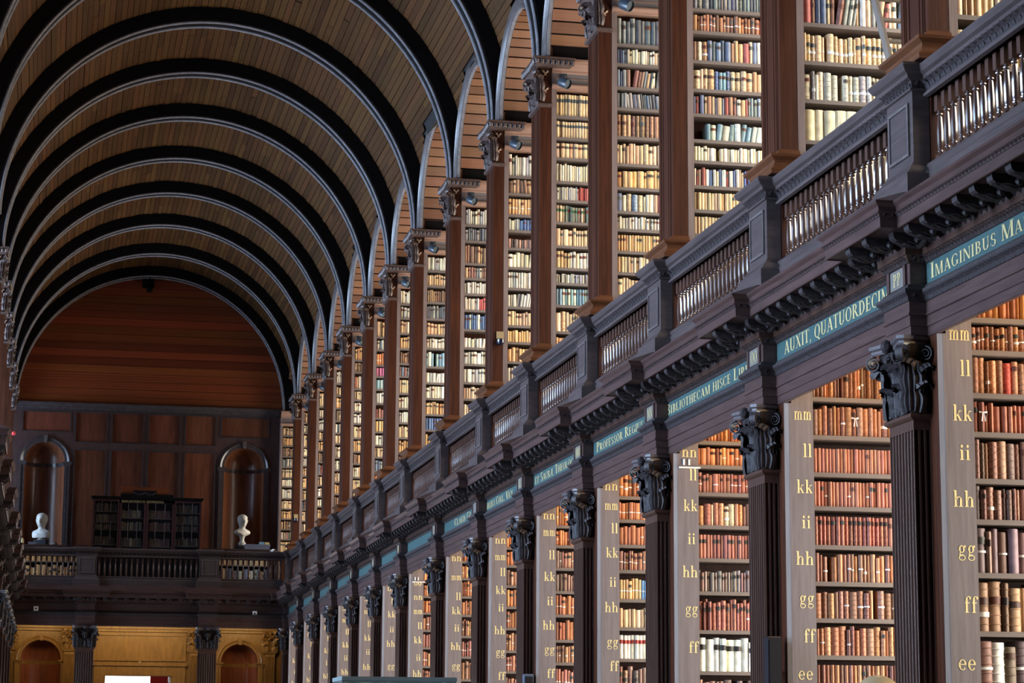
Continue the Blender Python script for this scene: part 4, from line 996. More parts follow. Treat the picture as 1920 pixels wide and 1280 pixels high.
LABS = [wrap_mesh('title_label', .64, .80, .045, M_LABEL, .96), wrap_mesh('title_label', .55, .69, .045, M_LABEL, .96), wrap_mesh('title_label', .72, .84, .045, M_LABEL, .96)]
STRAPS = [wrap_mesh('paper_band', .40, .46, .05, M_PAPER, 1.04), wrap_mesh('paper_band', .45, .50, .05, M_PAPER, 1.04), wrap_mesh('paper_band', .30, .40, .05, M_PAPER, 1.0)]
vis = sorted([b_ for b_ in BK if b_[15]], key=lambda b_: -b_[0])
chosen = set(id(b_) for b_ in vis[:300])
sv, sf, sc = [], [], []
def stuff_book(b_):
    a, level, k, row, i, x, y, z, wd, h, d, tilt, col, lab, band, v = b_
    pts = [(-.5, .07), (-.3, .02), (0, 0), (.3, .02), (.5, .07)]
    ct, st = math.cos(tilt), math.sin(tilt)
    def P(u, yy, vv):
        lx, lz = (u+.5*(1 if tilt >= 0 else -1)*0)*wd, vv*h
        return (x+lx*ct+lz*st, y+yy*d, z+(-lx*st+lz*ct if tilt else lz)+(abs(st)*wd*.5))
    def add(zl, zh, off, c, wf=1.0, top=False):
        o_ = len(sv); q = c3(c)+(1,)
        for zz in (zl, zh):
            for u, yy in pts: sv.append(P(u*wf, yy-off, zz)); sc.append(q)
        sf.extend([(o_+j, o_+j+1, o_+5+j+1, o_+5+j) for j in range(4)])
        if top:
            for u in (-.5, .5): sv.append(P(u, 1, zl)); sv.append(P(u, 1, zh)); sc.extend([q, q])
            sf.extend([(o_+10, o_, o_+5, o_+11), (o_+4, o_+12, o_+13, o_+9), (o_+5, o_+6, o_+7, o_+8, o_+9, o_+13, o_+11)])
    add(0, 1, 0, col, 1, True)
    if lab: add(.64, .80, .02, lab, .97)
    if band: add(.40, .46, .025, (230, 226, 216), 1.0)
for b_ in BK:
    if id(b_) not in chosen: stuff_book(b_)
me = bpy.data.meshes.new('rows_of_books'); me.from_pydata(sv, [], sf); me.update(); me.materials.append(M_BOOKS)
ca = me.color_attributes.new('Col', 'FLOAT_COLOR', 'POINT'); ca.data.foreach_set('color', [v for c in sc for v in c])
o = link('rows_of_books', me, None, 'stuff'); tag(o, 'the smaller and farther leather volumes filling the shelves of every bookcase', 'books')
_t = MB()
for s_ in (-1, 1):
    _t.add([(s_*.05, -.10, .66), (s_*.75, -.07, .69), (s_*.75, -.07, .63), (s_*.05, -.10, .62)], [(0, 1, 2, 3)])
    _t.add([(s_*.02, -.11, .64), (s_*.16, -.13, .64), (s_*.42, -.12, .36), (s_*.24, -.11, .34)], [(0, 1, 2, 3)])
TIE = _t.mesh('paper_tie', M_PAPER)
UPN = lambda k: nth(NK-k) if k < NK else 'end'
for b_ in vis[:300]:
    a, level, k, row, i, x, y, z, wd, h, d, tilt, col, lab, band, v = b_
    o = link('book', B_BAND if (k*7+row) % 3 else B_PLAIN)
    o.location = (x, y, z+abs(math.sin(tilt))*wd*.5); o.scale = (wd, d, h); o.rotation_euler = (0, tilt, 0); o.color = c3(col)+(1,)
    if lab:
        q = link('title_label', LABS[(k+row) % 3], o); q.color = c3(lab)+(1,)
    if band or (row == 3 and level == 0 and k == 0 and i == 2) or (row == 1 and k == 1 and level == 0 and i == 9):
        if not band: link('paper_tie', TIE, o)
    if band: link('paper_band', STRAPS[(k+row+i) % 3 if level == 0 else 2], o)
    nmc = cname(col)
    if level == 0:
        z_l = LET.get(k, []); cand = [(abs(zz-(z+h*.5)), LNAME[k][n_]) for n_, zz in enumerate(z_l)]
        best = min(cand) if cand else (9, '')
        sh = f'the {best[1]*2} shelf' if best[0] < .13 else f'the {nth(row+1)} shelf'
        lb = f'{nmc} book{", paper band," if band else ""} {nth(i)} along {sh}, case {where(k)}'
    else:
        lb = f'{nmc} book{", paper band," if band else ""} {nth(i)} along {nth(row+1)} shelf, gallery case {nth(NK-k)} from end wall'
    tag(o, lb, 'book', f'books on the shelves of {"lower" if level == 0 else "gallery"} case {nth(NK-k)} from the end wall')

# ================================================================== THE END OF THE HALL
struct('floor', MB().box(-1.4, 6.2, YG+.13, YE+.2, 4.98, 5.20), M_STONE)
we = struct('wall_end', MB().box(-4.4, 8.8, YE+.75, YE+.95, 0, 14.2), W_END)
RT_ = RV+.03
zb = 10.1; i = 0
while zb < ZS+RT_-.05:
    hgt = .205; hw = math.sqrt(max(.01, RT_**2-(zb-ZS)**2))
    q = link('board', MAT.get('tymp_me') or MAT.setdefault('tymp_me', MB().box(-.5, .5, -.5, .5, -.5, .5).mesh('board', W_TYMP)), we)
    q.location = (XC, YE+.06+random.uniform(-.004, .004), zb+hgt/2); q.scale = (2*hw, .04, hgt-.008)
    zb += hgt; i += 1
def boxpart(name, mat, parent, x0, x1, y0, y1, z0, z1, bevel=0):
    if bevel:     # raised and fielded face towards -y
        b_ = bevel
        mb = MB().add([(x0, y0, z0), (x1, y0, z0), (x1, y0, z1), (x0, y0, z1), (x0+b_, y0-.014, z0+b_), (x1-b_, y0-.014, z0+b_), (x1-b_, y0-.014, z1-b_), (x0+b_, y0-.014, z1-b_)],
                      [(0, 1, 5, 4), (1, 2, 6, 5), (2, 3, 7, 6), (3, 0, 4, 7), (4, 5, 6, 7)]).box(x0, x1, y0, y1, z0, z1)
    else: mb = MB().box(x0, x1, y0, y1, z0, z1)
    return part(name, mb, mat, parent)
def frame4(mb, x0, x1, z0, z1, y, w_=.03, d=.02):
    mb.box(x0, x0+w_, y-d, y+.02, z0, z1).box(x1-w_, x1, y-d, y+.02, z0, z1).box(x0+w_, x1-w_, y-d, y+.02, z0, z0+w_).box(x0+w_, x1-w_, y-d, y+.02, z1-w_, z1); return mb
cols = [(.413, 1.249), (1.338, 2.178), (2.269, 3.11), (3.206, 4.03)]
pans = [(-.915, .328, 9.33, 9.875), (4.13, 5.40, 9.31, 9.875)]+[(a, b_, 9.08, 9.89) for a, b_ in cols]+[(a, b_, 5.3, 8.93) for a, b_ in cols]
for a, b_, z0, z1 in pans:
    pp = boxpart('panel', W_PANEL, we, a, b_, YE+.035, YE+.06, z0, z1, .0)
    for (xa, xb, za, zb_) in ((a, a+.028, z0, z1), (b_-.028, b_, z0, z1), (a+.028, b_-.028, z0, z0+.028), (a+.028, b_-.028, z1-.028, z1)):
        part('panel_moulding', MB().box(xa, xb, YE-.012, YE+.04, za, zb_), W_ENDM, pp)
for x0, x1, z0, z1 in ((.32, .413, 5.2, 9.92), (1.249, 1.338, 5.2, 9.92), (2.178, 2.269, 5.2, 9.92), (3.11, 3.206, 5.2, 9.92), (4.03, 4.13, 5.2, 9.92), (-1.3, -.915, 5.2, 9.92), (5.40, 5.95, 5.2, 9.92)):
    boxpart('stile', W_END, we, x0, x1, YE, YE+.06, z0, z1)
for a, b_ in cols:
    boxpart('rail', W_END, we, a, b_, YE, YE+.06, 8.93, 9.08); boxpart('rail', W_END, we, a, b_, YE, YE+.06, 9.89, 9.93)
for a, b_ in ((-.915, .32), (4.13, 5.40)): boxpart('rail', W_END, we, a, b_, YE, YE+.06, 9.875, 9.93)
part('end_cornice', MB().sweep([(6.1, YE), (-1.4, YE)], [(0, 9.90), (.02, 9.905), (.02, 9.95), (.05, 9.97), (.06, 10.02), (.10, 10.06), (.11, 10.10), (-.05, 10.11)]), W_ENDM, we)
def niche(parent, cx, r, rout, zs, z0, y, plate, mw, mt, mi):
    x0, x1, zt, zp0 = plate; n = 20; mb = MB()
    ang = [PI*i/n for i in range(n+1)]
    def rim(a):
        dx, dz = math.cos(a), math.sin(a); t_ = 1e9
        if dx > 1e-6: t_ = min(t_, (x1-cx)/dx)
        if dx < -1e-6: t_ = min(t_, (x0-cx)/dx)
        if dz > 1e-6: t_ = min(t_, (zt-zs)/dz)
        return (cx+dx*t_, y, zs+dz*t_)
    for a, b_ in zip(ang[:-1], ang[1:]):
        mb.quad((cx+r*math.cos(a), y, zs+r*math.sin(a)), rim(a), rim(b_), (cx+r*math.cos(b_), y, zs+r*math.sin(b_)))
    for cxn, zz in ((x1, zt), (x0, zt)):       # corner fillers
        aa = math.atan2(zz-zs, cxn-cx); i_ = min(n-1, int(aa/PI*n))
        mb.add([rim(ang[i_]), (cxn, y, zz), rim(ang[i_+1])], [(0, 1, 2)])
    mb.quad((x0, y, zp0), (cx-r, y, zp0), (cx-r, y, zs), (x0, y, zs)); mb.quad((cx+r, y, zp0), (x1, y, zp0), (x1, y, zs), (cx+r, y, zs))
    mb.quad((cx-r, y, zp0), (cx+r, y, zp0), (cx+r, y, z0), (cx-r, y, z0))
    part('arched_facing', mb, mw, parent)
    dp = min(r, .6)
    inn = MB()
    inn.grid(lambda u, v: (cx-r*math.cos(PI*u), y+dp*math.sin(PI*u), z0+(zs-z0)*v), 20, 2)
    inn.grid(lambda u, v: (cx-r*math.cos(PI*u)*math.cos(PI/2*v), y+dp*math.sin(PI*u)*math.cos(PI/2*v), zs+r*math.sin(PI/2*v)), 20, 10)
    inn.grid(lambda u, v: (cx-r*math.cos(PI*u)*v, y+dp*math.sin(PI*u)*v, z0), 20, 2)
    part('niche_hollow', inn, mi, parent, True)
    w_ = rout-r
    part('arch_moulding', MB().arc(cx, zs, [(r, y+.02), (r, y-.02), (r+w_*.35, y-.03), (r+w_*.45, y-.022), (r+w_*.8, y-.05), (r+w_, y-.04), (r+w_, y+.02)], 0, PI, 28), mt, parent, True)
    for s_ in (-1, 1):
        xa, xb = sorted((cx+s_*r, cx+s_*rout))
        part('jamb', MB().box(xa, xb, y-.02, y+.03, z0, zs-.1).box(xa+.25*w_, xb-.45*w_, y-.03, y, z0, zs-.1).box(xb-.35*w_ if s_ > 0 else xa, xb if s_ > 0 else xa+.35*w_, y-.045, y, z0, zs-.1), mt, parent)
        part('impost', MB().sweep([(xb+.02, y+.02), (xb+.02, y-.03), (xa-.02, y-.03), (xa-.02, y+.02)], [(-.03, zs-.11), (0, zs-.10), (.01, zs-.06), (.035, zs-.03), (.04, zs), (-.05, zs)]), mt, parent)
    part('impost_band', MB().grid(lambda u, v: (cx-(r-.03*v)*math.cos(PI*u), y+(dp-.03*v)*math.sin(PI*u), zs-.1+.09*v), 16, 2), mt, parent)
    kz = zs+r
    part('keystone', MB().add([(cx-.035, y-.075, kz-.02), (cx+.035, y-.075, kz-.02), (cx+.05, y-.085, kz+w_+.03), (cx-.05, y-.085, kz+w_+.03), (cx-.035, y, kz-.02), (cx+.035, y, kz-.02), (cx+.05, y, kz+w_+.03), (cx-.05, y, kz+w_+.03)],
                              [(0, 1, 2, 3), (0, 4, 5, 1), (1, 5, 6, 2), (2, 6, 7, 3), (3, 7, 4, 0)]), W_ARCH if mt is W_ENDM else mt, parent)
niche(we, -.305, .497, .632, 8.58, 6.36, YE, (-.915, .32, 9.34, 5.2), W_END, W_ENDM, W_PANEL)
niche(we, 4.76, .513, .64, 8.56, 6.36, YE, (4.13, 5.40, 9.32, 5.2), W_END, W_ENDM, W_PANEL)
# the wall under the end gallery, ochre panelling under the added warm lights
YL = 57.7
wl = link('wall_end', MB().box(-1.4, 6.0, YL+.62, YL+.7, 0, 4.98).mesh('wall_end', W_OCHRE), None, 'structure')
niche(wl, -.2, .487, .617, 3.52, 1.0, YL, (-1.3, .55, 4.98, 0), W_OCHRE, W_OCHRE, W_PANEL)
niche(wl, 4.67, .46, .575, 3.51, 1.0, YL, (3.75, 5.95, 4.98, 0), W_OCHRE, W_OCHRE, W_PANEL)
part('facing', MB().box(.55, 3.75, YL, YL+.06, 3.42, 4.98).box(.55, 1.1, YL, YL+.06, 0, 3.42).box(3.33, 3.75, YL, YL+.06, 0, 3.42), W_OCHRE, wl)
for (xa, xb, za, zb_) in ((1.07, 1.12, 3.52, 4.18), (3.29, 3.34, 3.52, 4.18), (1.12, 3.29, 3.52, 3.56), (1.12, 3.29, 4.14, 4.18)):
    part('panel_moulding', MB().box(xa, xb, YL-.03, YL+.01, za, zb_), W_OCHRE, wl)
part('cornice_strip', MB().sweep([(5.9, YL), (-1.3, YL)], [(0, 4.22), (.03, 4.24), (.03, 4.29), (.05, 4.31), (.05, 4.36), (0, 4.37)]), W_OCHRE, wl)
dr = thing('door_surround', None, None, (2.2, YL, 0)); dr.name = 'door_1'; dr['kind'] = 'structure'; ORG['door_1'] = (2.2, YL, 0)
part('door_head', MB().box(1.1, 3.33, YL-.03, YL+.06, 3.16, 3.40).box(1.06, 3.37, YL-.06, YL, 3.40, 3.44), W_OCHRE, dr)
for xa, xb in ((1.1, 1.38), (2.98, 3.33)): part('door_jamb', MB().box(xa, xb, YL-.03, YL+.06, 0, 3.16), W_OCHRE, dr)
part('lintel_moulding', MB().box(1.36, 3.0, YL-.05, YL, 3.145, 3.165), W_END, dr)
single('lit_screen', MB().box(1.3, 2.50, YL+.50, YL+.53, .4, 3.35), M_LIT, 'glaring white lit panel inside the doorway of the end wall', 'screen', (1.9, YL+.5, .4))
single('red_banner', MB().box(2.50, 3.02, YL+.46, YL+.49, .4, 3.35), M_RED, 'red banner beside the glaring white panel in the doorway', 'banner', (2.7, YL+.46, .4))
single('white_post', MB().lathe((3.0, YL+.35, 0), [(.05, 0), (.05, 3.0), (.07, 3.05), (.07, 3.13), (.03, 3.2)], 10), M_WHITE, 'white post at the edge of the red banner in the doorway', 'post', (3.0, YL+.35, 0), smooth=True)
single('brass_sensor', MB().box(2.18, 2.24, YL-.04, YL, 3.455, 3.51).lathe((2.21, YL-.04, 3.48), [(0, -.015), (.02, 0), (0, .015)], 8), M_BRASS, 'small bright sensor above the doorway of the end wall', 'sensor', (2.21, YL, 3.48))

# end gallery: entablature, pilasters, newels, railings
EP = [(6.6, YG+.12), (3.945, YG+.12), (3.945, YG), (3.525, YG), (3.525, YG+.12), (1.03, YG+.12), (1.03, YG), (.61, YG), (.61, YG+.12), (-1.9, YG+.12)]
o = thing('entablature', 'dark entablature running across the end of the hall beneath the far railing', 'entablature', (2.3, YG, 4.29))
entab_parts(o, EP, 0, 9)
part('soffit_beam', MB().box(-1.4, 6.2, YG+.13, YG+.5, 4.296, 4.98).box(3.535, 3.935, YG+.01, YG+.14, 4.296, 5.28).box(.62, 1.02, YG+.01, YG+.14, 4.296, 5.28), W_ENT, o)
for x, s in ((.82, 'beside the doorway below the glazed bookcase, bust side without box'), (3.735, 'beside the red banner doorway')): pass
def at_end(P, x, lab, cat, grp, y=YG):
    q = P.at((x, y, 0), lab, cat, grp); q.rotation_euler = (0, 0, PI/2); return q
at_end(PIL, .82, 'fluted dark pilaster by the end doorway, on the white panel side', 'pilaster', 'pilasters of the end wall')
at_end(PIL, 3.735, 'fluted dark pilaster by the end doorway, on the red banner side', 'pilaster', 'pilasters of the end wall')
at_end(NEW, .80, 'panelled newel of the end railing below the head-high end of the glazed bookcase by the bust', 'newel', 'newels of the end railing', YG+.04)['label'] = 'panelled newel of the end railing, nearer to the bust on a black plinth'
at_end(NEW, 3.74, 'panelled newel of the end railing, nearer to the bust beside the grey box', 'newel', 'newels of the end railing', YG+.04)
OPIL = Proto(lambda: build_pilaster(.24, .1))
for x, s in ((.48, 'between arch and doorway, white panel side'), (3.56, 'between arch and doorway, red banner side'), (5.42, 'in the corner below the grey box'), (-.98, 'in the corner by the opposite colonnade')):
    q = at_end(OPIL, x, f'narrow ochre pilaster under the end gallery, {s}', 'pilaster', 'ochre pilasters under the end gallery', YL-.1)
    for c in children(q):
        if c.type == 'MESH': c.material_slots[0].link = 'OBJECT'; c.material_slots[0].material = W_OCHRE
for x0, x1, s in ((-.98, .56, 'in front of the bust on a black plinth'), (1.04, 3.50, 'in front of the glazed bookcase'), (3.98, 5.55, 'in front of the bust beside the grey box')):
    o = thing('balustrade', f'dark baluster railing of the end gallery {s}', 'railing', ((x0+x1)/2, YG+.15, 5.22), 'railings of the end gallery')
    rail_section(o, [(x1, YG+.15), (x0, YG+.15)])
for x, z, s in ((-.351, 4.675, 'over the arch by the opposite colonnade'), (4.872, 4.646, 'over the arch by the lettered bookcases')):
    o = thing('emergency_light', f'small white square light on the end entablature, {s}', 'light', (x, YG+.1, z), 'white square lights on the end entablature')
    part('cover', MB().box(x-.055, x+.055, YG+.085, YG+.12, z-.055, z+.055), M_WHITE, o)
    part('sensor', MB().box(x-.02, x+.02, YG+.078, YG+.086, z-.02, z+.02), M_BLK, o)
LOWTOP = 6.36
lowb = []
for x0, x1, s in ((-1.05, .86, 'below the bust on a black plinth'), (3.68, 5.45, 'below the bust beside the grey box')):
    o = thing('low_bookcase', f'low dark bookcase on the end gallery {s}', 'bookcase', ((x0+x1)/2, 58.1, 5.2), 'low bookcases of the end gallery')
    part('top_board', MB().box(x0, x1, 57.82, 58.5, LOWTOP-.035, LOWTOP), W_END, o)
    part('carcass', MB().box(x0, x0+.04, 57.86, 58.5, 5.2, LOWTOP-.03).box(x1-.04, x1, 57.86, 58.5, 5.2, LOWTOP-.03).box(x0, x1, 58.4, 58.5, 5.2, LOWTOP-.03), W_END, o)
    for z in (5.42, 5.95): shelf(o, x0+.04, x1-.04, 57.86, 58.4, z-.03, z)
    lowb.append((x0+.05, x1-.05))
sv, sf, sc = [], [], []
def simple_row(x0, x1, y, z, hmax, pal, wm, seed, dep=.16):
    rnd = random.Random(seed); x = x0
    while x < x1-.02:
        wd = wm*rnd.uniform(.7, 1.3); h = hmax*rnd.uniform(.78, .98)
        stuff_book((0, 0, 0, 0, 0, x+wd/2, y, z, wd, h, dep, 0, shade(rnd.choice(PAL[pal]), rnd, .12), (70, 60, 54) if rnd.random() < .3 else None, False, True)); x += wd+.002
for (x0, x1), p1, p2 in zip(lowb, ('honey', 'tan'), ('honey', 'mixed')):
    simple_row(x0, x1, 57.88, 5.95, .36, p1, .05, 3); simple_row(x0, x1, 57.88, 5.42, .46, p2, .075, 5)
# glazed bookcase
GX = [.93, 1.578, 2.235, 2.935, 3.60]; GY, GZ0, GZ1 = 57.5, 5.2, 7.55
o = thing('glazed_bookcase', 'black glazed bookcase with four doors on the end gallery under the panelled wall', 'bookcase', (2.26, GY, GZ0))
part('carcass', MB().box(GX[0], GX[0]+.04, GY+.04, GY+.42, GZ0, GZ1).box(GX[4]-.04, GX[4], GY+.04, GY+.42, GZ0, GZ1).box(GX[0], GX[4], GY+.38, GY+.42, GZ0, GZ1), W_BLACK, o)
part('cornice', MB().sweep([(GX[4], GY+.42), (GX[4], GY), (GX[0], GY), (GX[0], GY+.42)], [(-.1, GZ1-.06), (0, GZ1-.06), (.02, GZ1-.04), (.05, GZ1), (.06, GZ1+.02), (-.2, GZ1+.03)]).box(GX[0], GX[4], GY, GY+.42, GZ1-.02, GZ1+.02), W_BLACK, o)
part('plinth_strip', MB().box(1.6, 2.9, GY+.05, GY+.25, GZ1+.02, GZ1+.1), W_BLACK, o)
cr = MB().box(1.9, 2.48, GY+.03, GY+.2, GZ1+.02, GZ1+.19)
part('crest', cr, W_BLACK, o)
part('swag', MB().tube([(1.92+.54*i/16, GY+.02, GZ1+.13-.05*abs(math.sin(i/16*PI*2))) for i in range(17)], .014, 6), W_ENDM, o, True)
for i_ in range(4):
    x0, x1 = GX[i_], GX[i_+1]
    d_ = part('door', frame4(MB(), x0+.005, x1-.005, 6.1, GZ1-.06, GY+.02, .05 if i_ in (1, 2) else .04), W_GLZ, o)
    part('glass_pane', MB().quad((x0+.04, GY+.03, 6.14), (x1-.04, GY+.03, 6.14), (x1-.04, GY+.03, GZ1-.1), (x0+.04, GY+.03, GZ1-.1)), M_PANE, d_)
    for f in (1/3, 2/3):
        xx = x0+(x1-x0)*f; part('glazing_bar', MB().box(xx-.008, xx+.008, GY+.005, GY+.03, 6.5, 6.95).box(xx-.008, xx+.008, GY+.005, GY+.03, 7.22, 7.45), W_ARCH, d_)
    zs_ = (6.35, 6.75, 7.055) if i_ in (1, 2) else (6.38, 6.76, 6.93, 7.206)
    for z in zs_:
        shelf(o, x0+.04, x1-.03, GY+.06, GY+.38, z-.022, z)
        simple_row(x0+.06, x1-.08, GY+.1, z, .22 if z != 6.76 else .13, ('old1', 'old2', 'old3', 'old1')[i_], .04, int(z*100)+i_, .14)
    part('lower_panel', MB().box(x0+.01, x1-.01, GY+.02, GY+.06, 5.2, 6.1), W_BLACK, o)
polys, wd = text_polys('BIBLIOTHECA QUINIANA'); hh = .055
part('gilt_name', letters_mb(polys, lambda u, v: (1.62+u*hh*1.28, GY-.002, GZ1-.125+v*hh)), M_GOLD, o)
part('name_rail', MB().box(1.58, 2.93, GY, GY+.03, GZ1-.14, GZ1-.05), W_BLACK, o)
me = bpy.data.meshes.new('small_books'); me.from_pydata(sv, [], sf); me.update(); me.materials.append(M_BOOKS)
ca = me.color_attributes.new('Col', 'FLOAT_COLOR', 'POINT'); ca.data.foreach_set('color', [v for c in sc for v in c])
o = link('small_books', me, None, 'stuff'); tag(o, 'tiny far volumes in the glazed case and low shelves of the end gallery', 'books')
single('wooden_box', MB().box(1.62, 2.76, GY+.27, GY+.42, GZ1+.02, GZ1+.29).box(1.60, 2.78, GY+.26, GY+.43, GZ1+.27, GZ1+.30), W_TYMP, 'flat red-brown wooden box lying on top of the glazed bookcase', 'box', (2.2, GY+.34, GZ1))

# marble busts
def bust(name, label, cx, cy_b, z0, H, plinth_h, turn=0.0, socle=.12, pl_mat=None, bald=False, stone=None, herm=False):
    stone = stone or M_MARBLE
    o = thing(name, label, 'bust', (cx, cy_b, z0)); o.rotation_euler = (0, 0, turn)
    g = (cx, cy_b)
    hb = H-plinth_h-socle*H
    zb_ = z0+plinth_h+socle*H
    prof = [(0, .10, .10, 0), (.03, .17, .13, 0), (.08, .30, .17, 0), (.14, .375, .185, 0), (.21, .39, .18, .01), (.27, .35, .165, .015), (.32, .22, .15, .02), (.36, .15, .138, .02), (.40, .138, .132, .015), (.435, .14, .14, 0), (.465, .148, .165, -.014),
            (.51, .166, .185, -.018), (.56, .182, .20, -.014), (.61, .192, .21, -.010), (.66, .199, .218, -.006), (.71, .203, .224, -.002), (.76, .206, .23, .002), (.81, .206, .23, .006), (.86, .197, .222, .010), (.91, .172, .195, .012), (.955, .125, .14, .014), (.985, .07, .08, .014), (1.0, .004, .004, .014)]
    if herm: prof[:5] = [(0, .36, .17, 0), (.05, .375, .18, 0), (.10, .385, .185, 0), (.16, .39, .185, 0), (.21, .38, .18, .01)]
    seg = 28; vs = []; fs = []
    rnd = random.Random(len(label))
    for zf, rx, ry, oy in prof:
        for j in range(seg):
            a = 2*PI*j/seg; x = rx*math.sin(a); y = -ry*math.cos(a)+oy     # a=0 faces -y
            fr = max(0, math.cos(a)); ax = math.sin(a)
            G_ = lambda zc, sz, xc, sx_: math.exp(-((zf-zc)/sz)**2-((ax-xc)/sx_)**2)*(1 if math.cos(a) > 0 else 0)
            y -= .075*G_(.625, .032, 0, .17)+.035*G_(.68, .055, 0, .13)+.03*G_(.735, .02, 0, .62)+.03*G_(.49, .025, 0, .3)+.018*G_(.555, .015, 0, .28)
            y += .042*G_(.69, .024, .38, .17)+.042*G_(.69, .024, -.38, .17)+.018*G_(.53, .011, 0, .3)
            if .60 < zf < .72 and abs(abs(ax)-1) < .06: x *= 1.13                     # ears
            if zf > .70 and not bald and (zf > .83 or math.cos(a) < .35): x *= 1.07+.05*math.sin(9*a+zf*40); y *= 1.06+.05*math.sin(7*a+zf*50)
            if zf < .32 and zf > .05: y -= .026*math.sin(a*5+zf*30)*fr; x *= 1+.02*math.sin(zf*60)
            vs.append((g[0]+x*hb*.62/.62*1.0, g[1]+y*hb, zb_+zf*hb))
    for i in range(len(prof)-1):
        for j in range(seg): k2 = (j+1) % seg; fs.append((i*seg+j, i*seg+k2, (i+1)*seg+k2, (i+1)*seg+j))
    fs.append(tuple(range(seg))[::-1])
    part('figure', MB().add(vs, fs), stone, o, True)
    part('socle', MB().lathe((g[0], g[1], z0+plinth_h), [(.17*hb, 0), (.17*hb, .25*socle*H), (.12*hb, .35*socle*H), (.09*hb, .6*socle*H), (.11*hb, .9*socle*H), (.14*hb, socle*H+.01)], 16), stone, o, True)
    part('plinth', MB().box(g[0]-.25*hb, g[0]+.25*hb, g[1]-.2*hb, g[1]+.2*hb, z0, z0+plinth_h), pl_mat or M_BLK, o)
    return o
bust('marble_bust', 'white marble bust with broad shoulders on a black plinth in the end niche', -.31, 58.27, LOWTOP, .83, .15, -.35, .06, herm=True)
bust('marble_bust', 'white marble bust on tall white socle in the end niche behind the grey box', 4.70, 58.27, LOWTOP, .92, .13, .35, .24)
bust('marble_bust', 'cream bald marble head showing just above the frame edge before the ee shelf', 5.16, 13.85, 0, 2.035, 1.33, PI/2, .03, W_COL, True, plain('warm_lit_marble', srgb(160, 138, 104), .3, noise=.08, nscale=8))  # white marble head; the warm light on it is in the stone colour
# odds and ends on the low bookcases
single('archive_box', MB().box(4.75, 5.37, 57.84, 58.1, LOWTOP, LOWTOP+.125).box(4.74, 5.38, 57.83, 58.11, LOWTOP+.09, LOWTOP+.125).box(5.02, 5.10, 57.825, 57.84, LOWTOP+.10, LOWTOP+.112), M_GREY, 'long grey cardboard box in front of the bust on the end gallery', 'box', (5.06, 57.97, LOWTOP))
single('blue_carton', MB().box(5.13, 5.25, 58.13, 58.25, LOWTOP, LOWTOP+.21).box(5.128, 5.252, 58.128, 58.252, LOWTOP+.16, LOWTOP+.212), M_BLUEC, 'pale blue carton standing behind the long grey box', 'box', (5.19, 58.19, LOWTOP))
single('yellow_carton', MB().box(5.27, 5.38, 58.13, 58.25, LOWTOP, LOWTOP+.205).box(5.268, 5.382, 58.128, 58.252, LOWTOP+.16, LOWTOP+.207), M_YEL, 'straw yellow carton standing behind the long grey box', 'box', (5.32, 58.19, LOWTOP))
pm = MB(); rnd = random.Random(4)
pv = [(5.30+.04+.15*u+rnd.uniform(-.01, .01), 57.3+.1*v, 6.24+.11*rnd.random()) for v in (0, 1, 2) for u in (0, .25, .5, .75, 1)]
pm.add(pv, [(j*5+i, j*5+i+1, j*5+i+6, j*5+i+5) for j in range(2) for i in range(4)])
stand = thing('side_table', 'small dark stand under the crumpled white paper by the end railing', 'table', (5.42, 57.4, 5.2))
part('table_top', MB().box(5.28, 5.56, 57.24, 57.56, 6.20, 6.235), W_END, stand)
for x in (5.30, 5.53):
    for y in (57.26, 57.53): part('leg', MB().box(x-.015, x+.015, y-.015, y+.015, 5.2, 6.2), W_END, stand)
single('crumpled_paper', pm, M_PAPER, 'crumpled white paper lying beside the grey box by the corner', 'paper', (5.42, 57.4, 6.24))
single('glass_jar', MB().lathe((-.76, 57.95, LOWTOP), [(.03, 0), (.033, .02), (.033, .11), (.02, .12), (.02, .135), (.026, .14), (.026, .16), (0, .162)], 10), M_YEL, 'small pale jar at the corner of the low bookcase beside the bust', 'jar', (-.76, 57.95, LOWTOP), smooth=True)
single('card_box', MB().box(-.62, -.44, 57.9, 58.05, LOWTOP, LOWTOP+.06).box(-.625, -.435, 57.895, 58.055, LOWTOP+.045, LOWTOP+.062), M_GREY, 'low grey card box lying beside the black plinth of the bust', 'box', (-.53, 57.97, LOWTOP))
single('paper_bundle', MB().lathe((.02, 58.0, LOWTOP), [(.07, 0), (.09, .02), (.07, .05), (.03, .08), (0, .085)], 9, 1, .7), W_SHELF, 'small brown bundle lying at the other side of the black plinth', 'bundle', (.02, 58.0, LOWTOP))
single('apex_lamp', MB().lathe((2.18, YE-.12, 13.05), [(0, 0), (.06, .01), (.08, .05), (.08, .12), (.04, .16), (.02, .30), (.02, .42)], 12).box(2.0, 2.3, YE-.06, YE+.05, 13.2, 13.42), W_BLACK, 'small dark lamp hanging at the crown of the end wall', 'lamp', (2.18, YE-.12, 13.05), smooth=True)

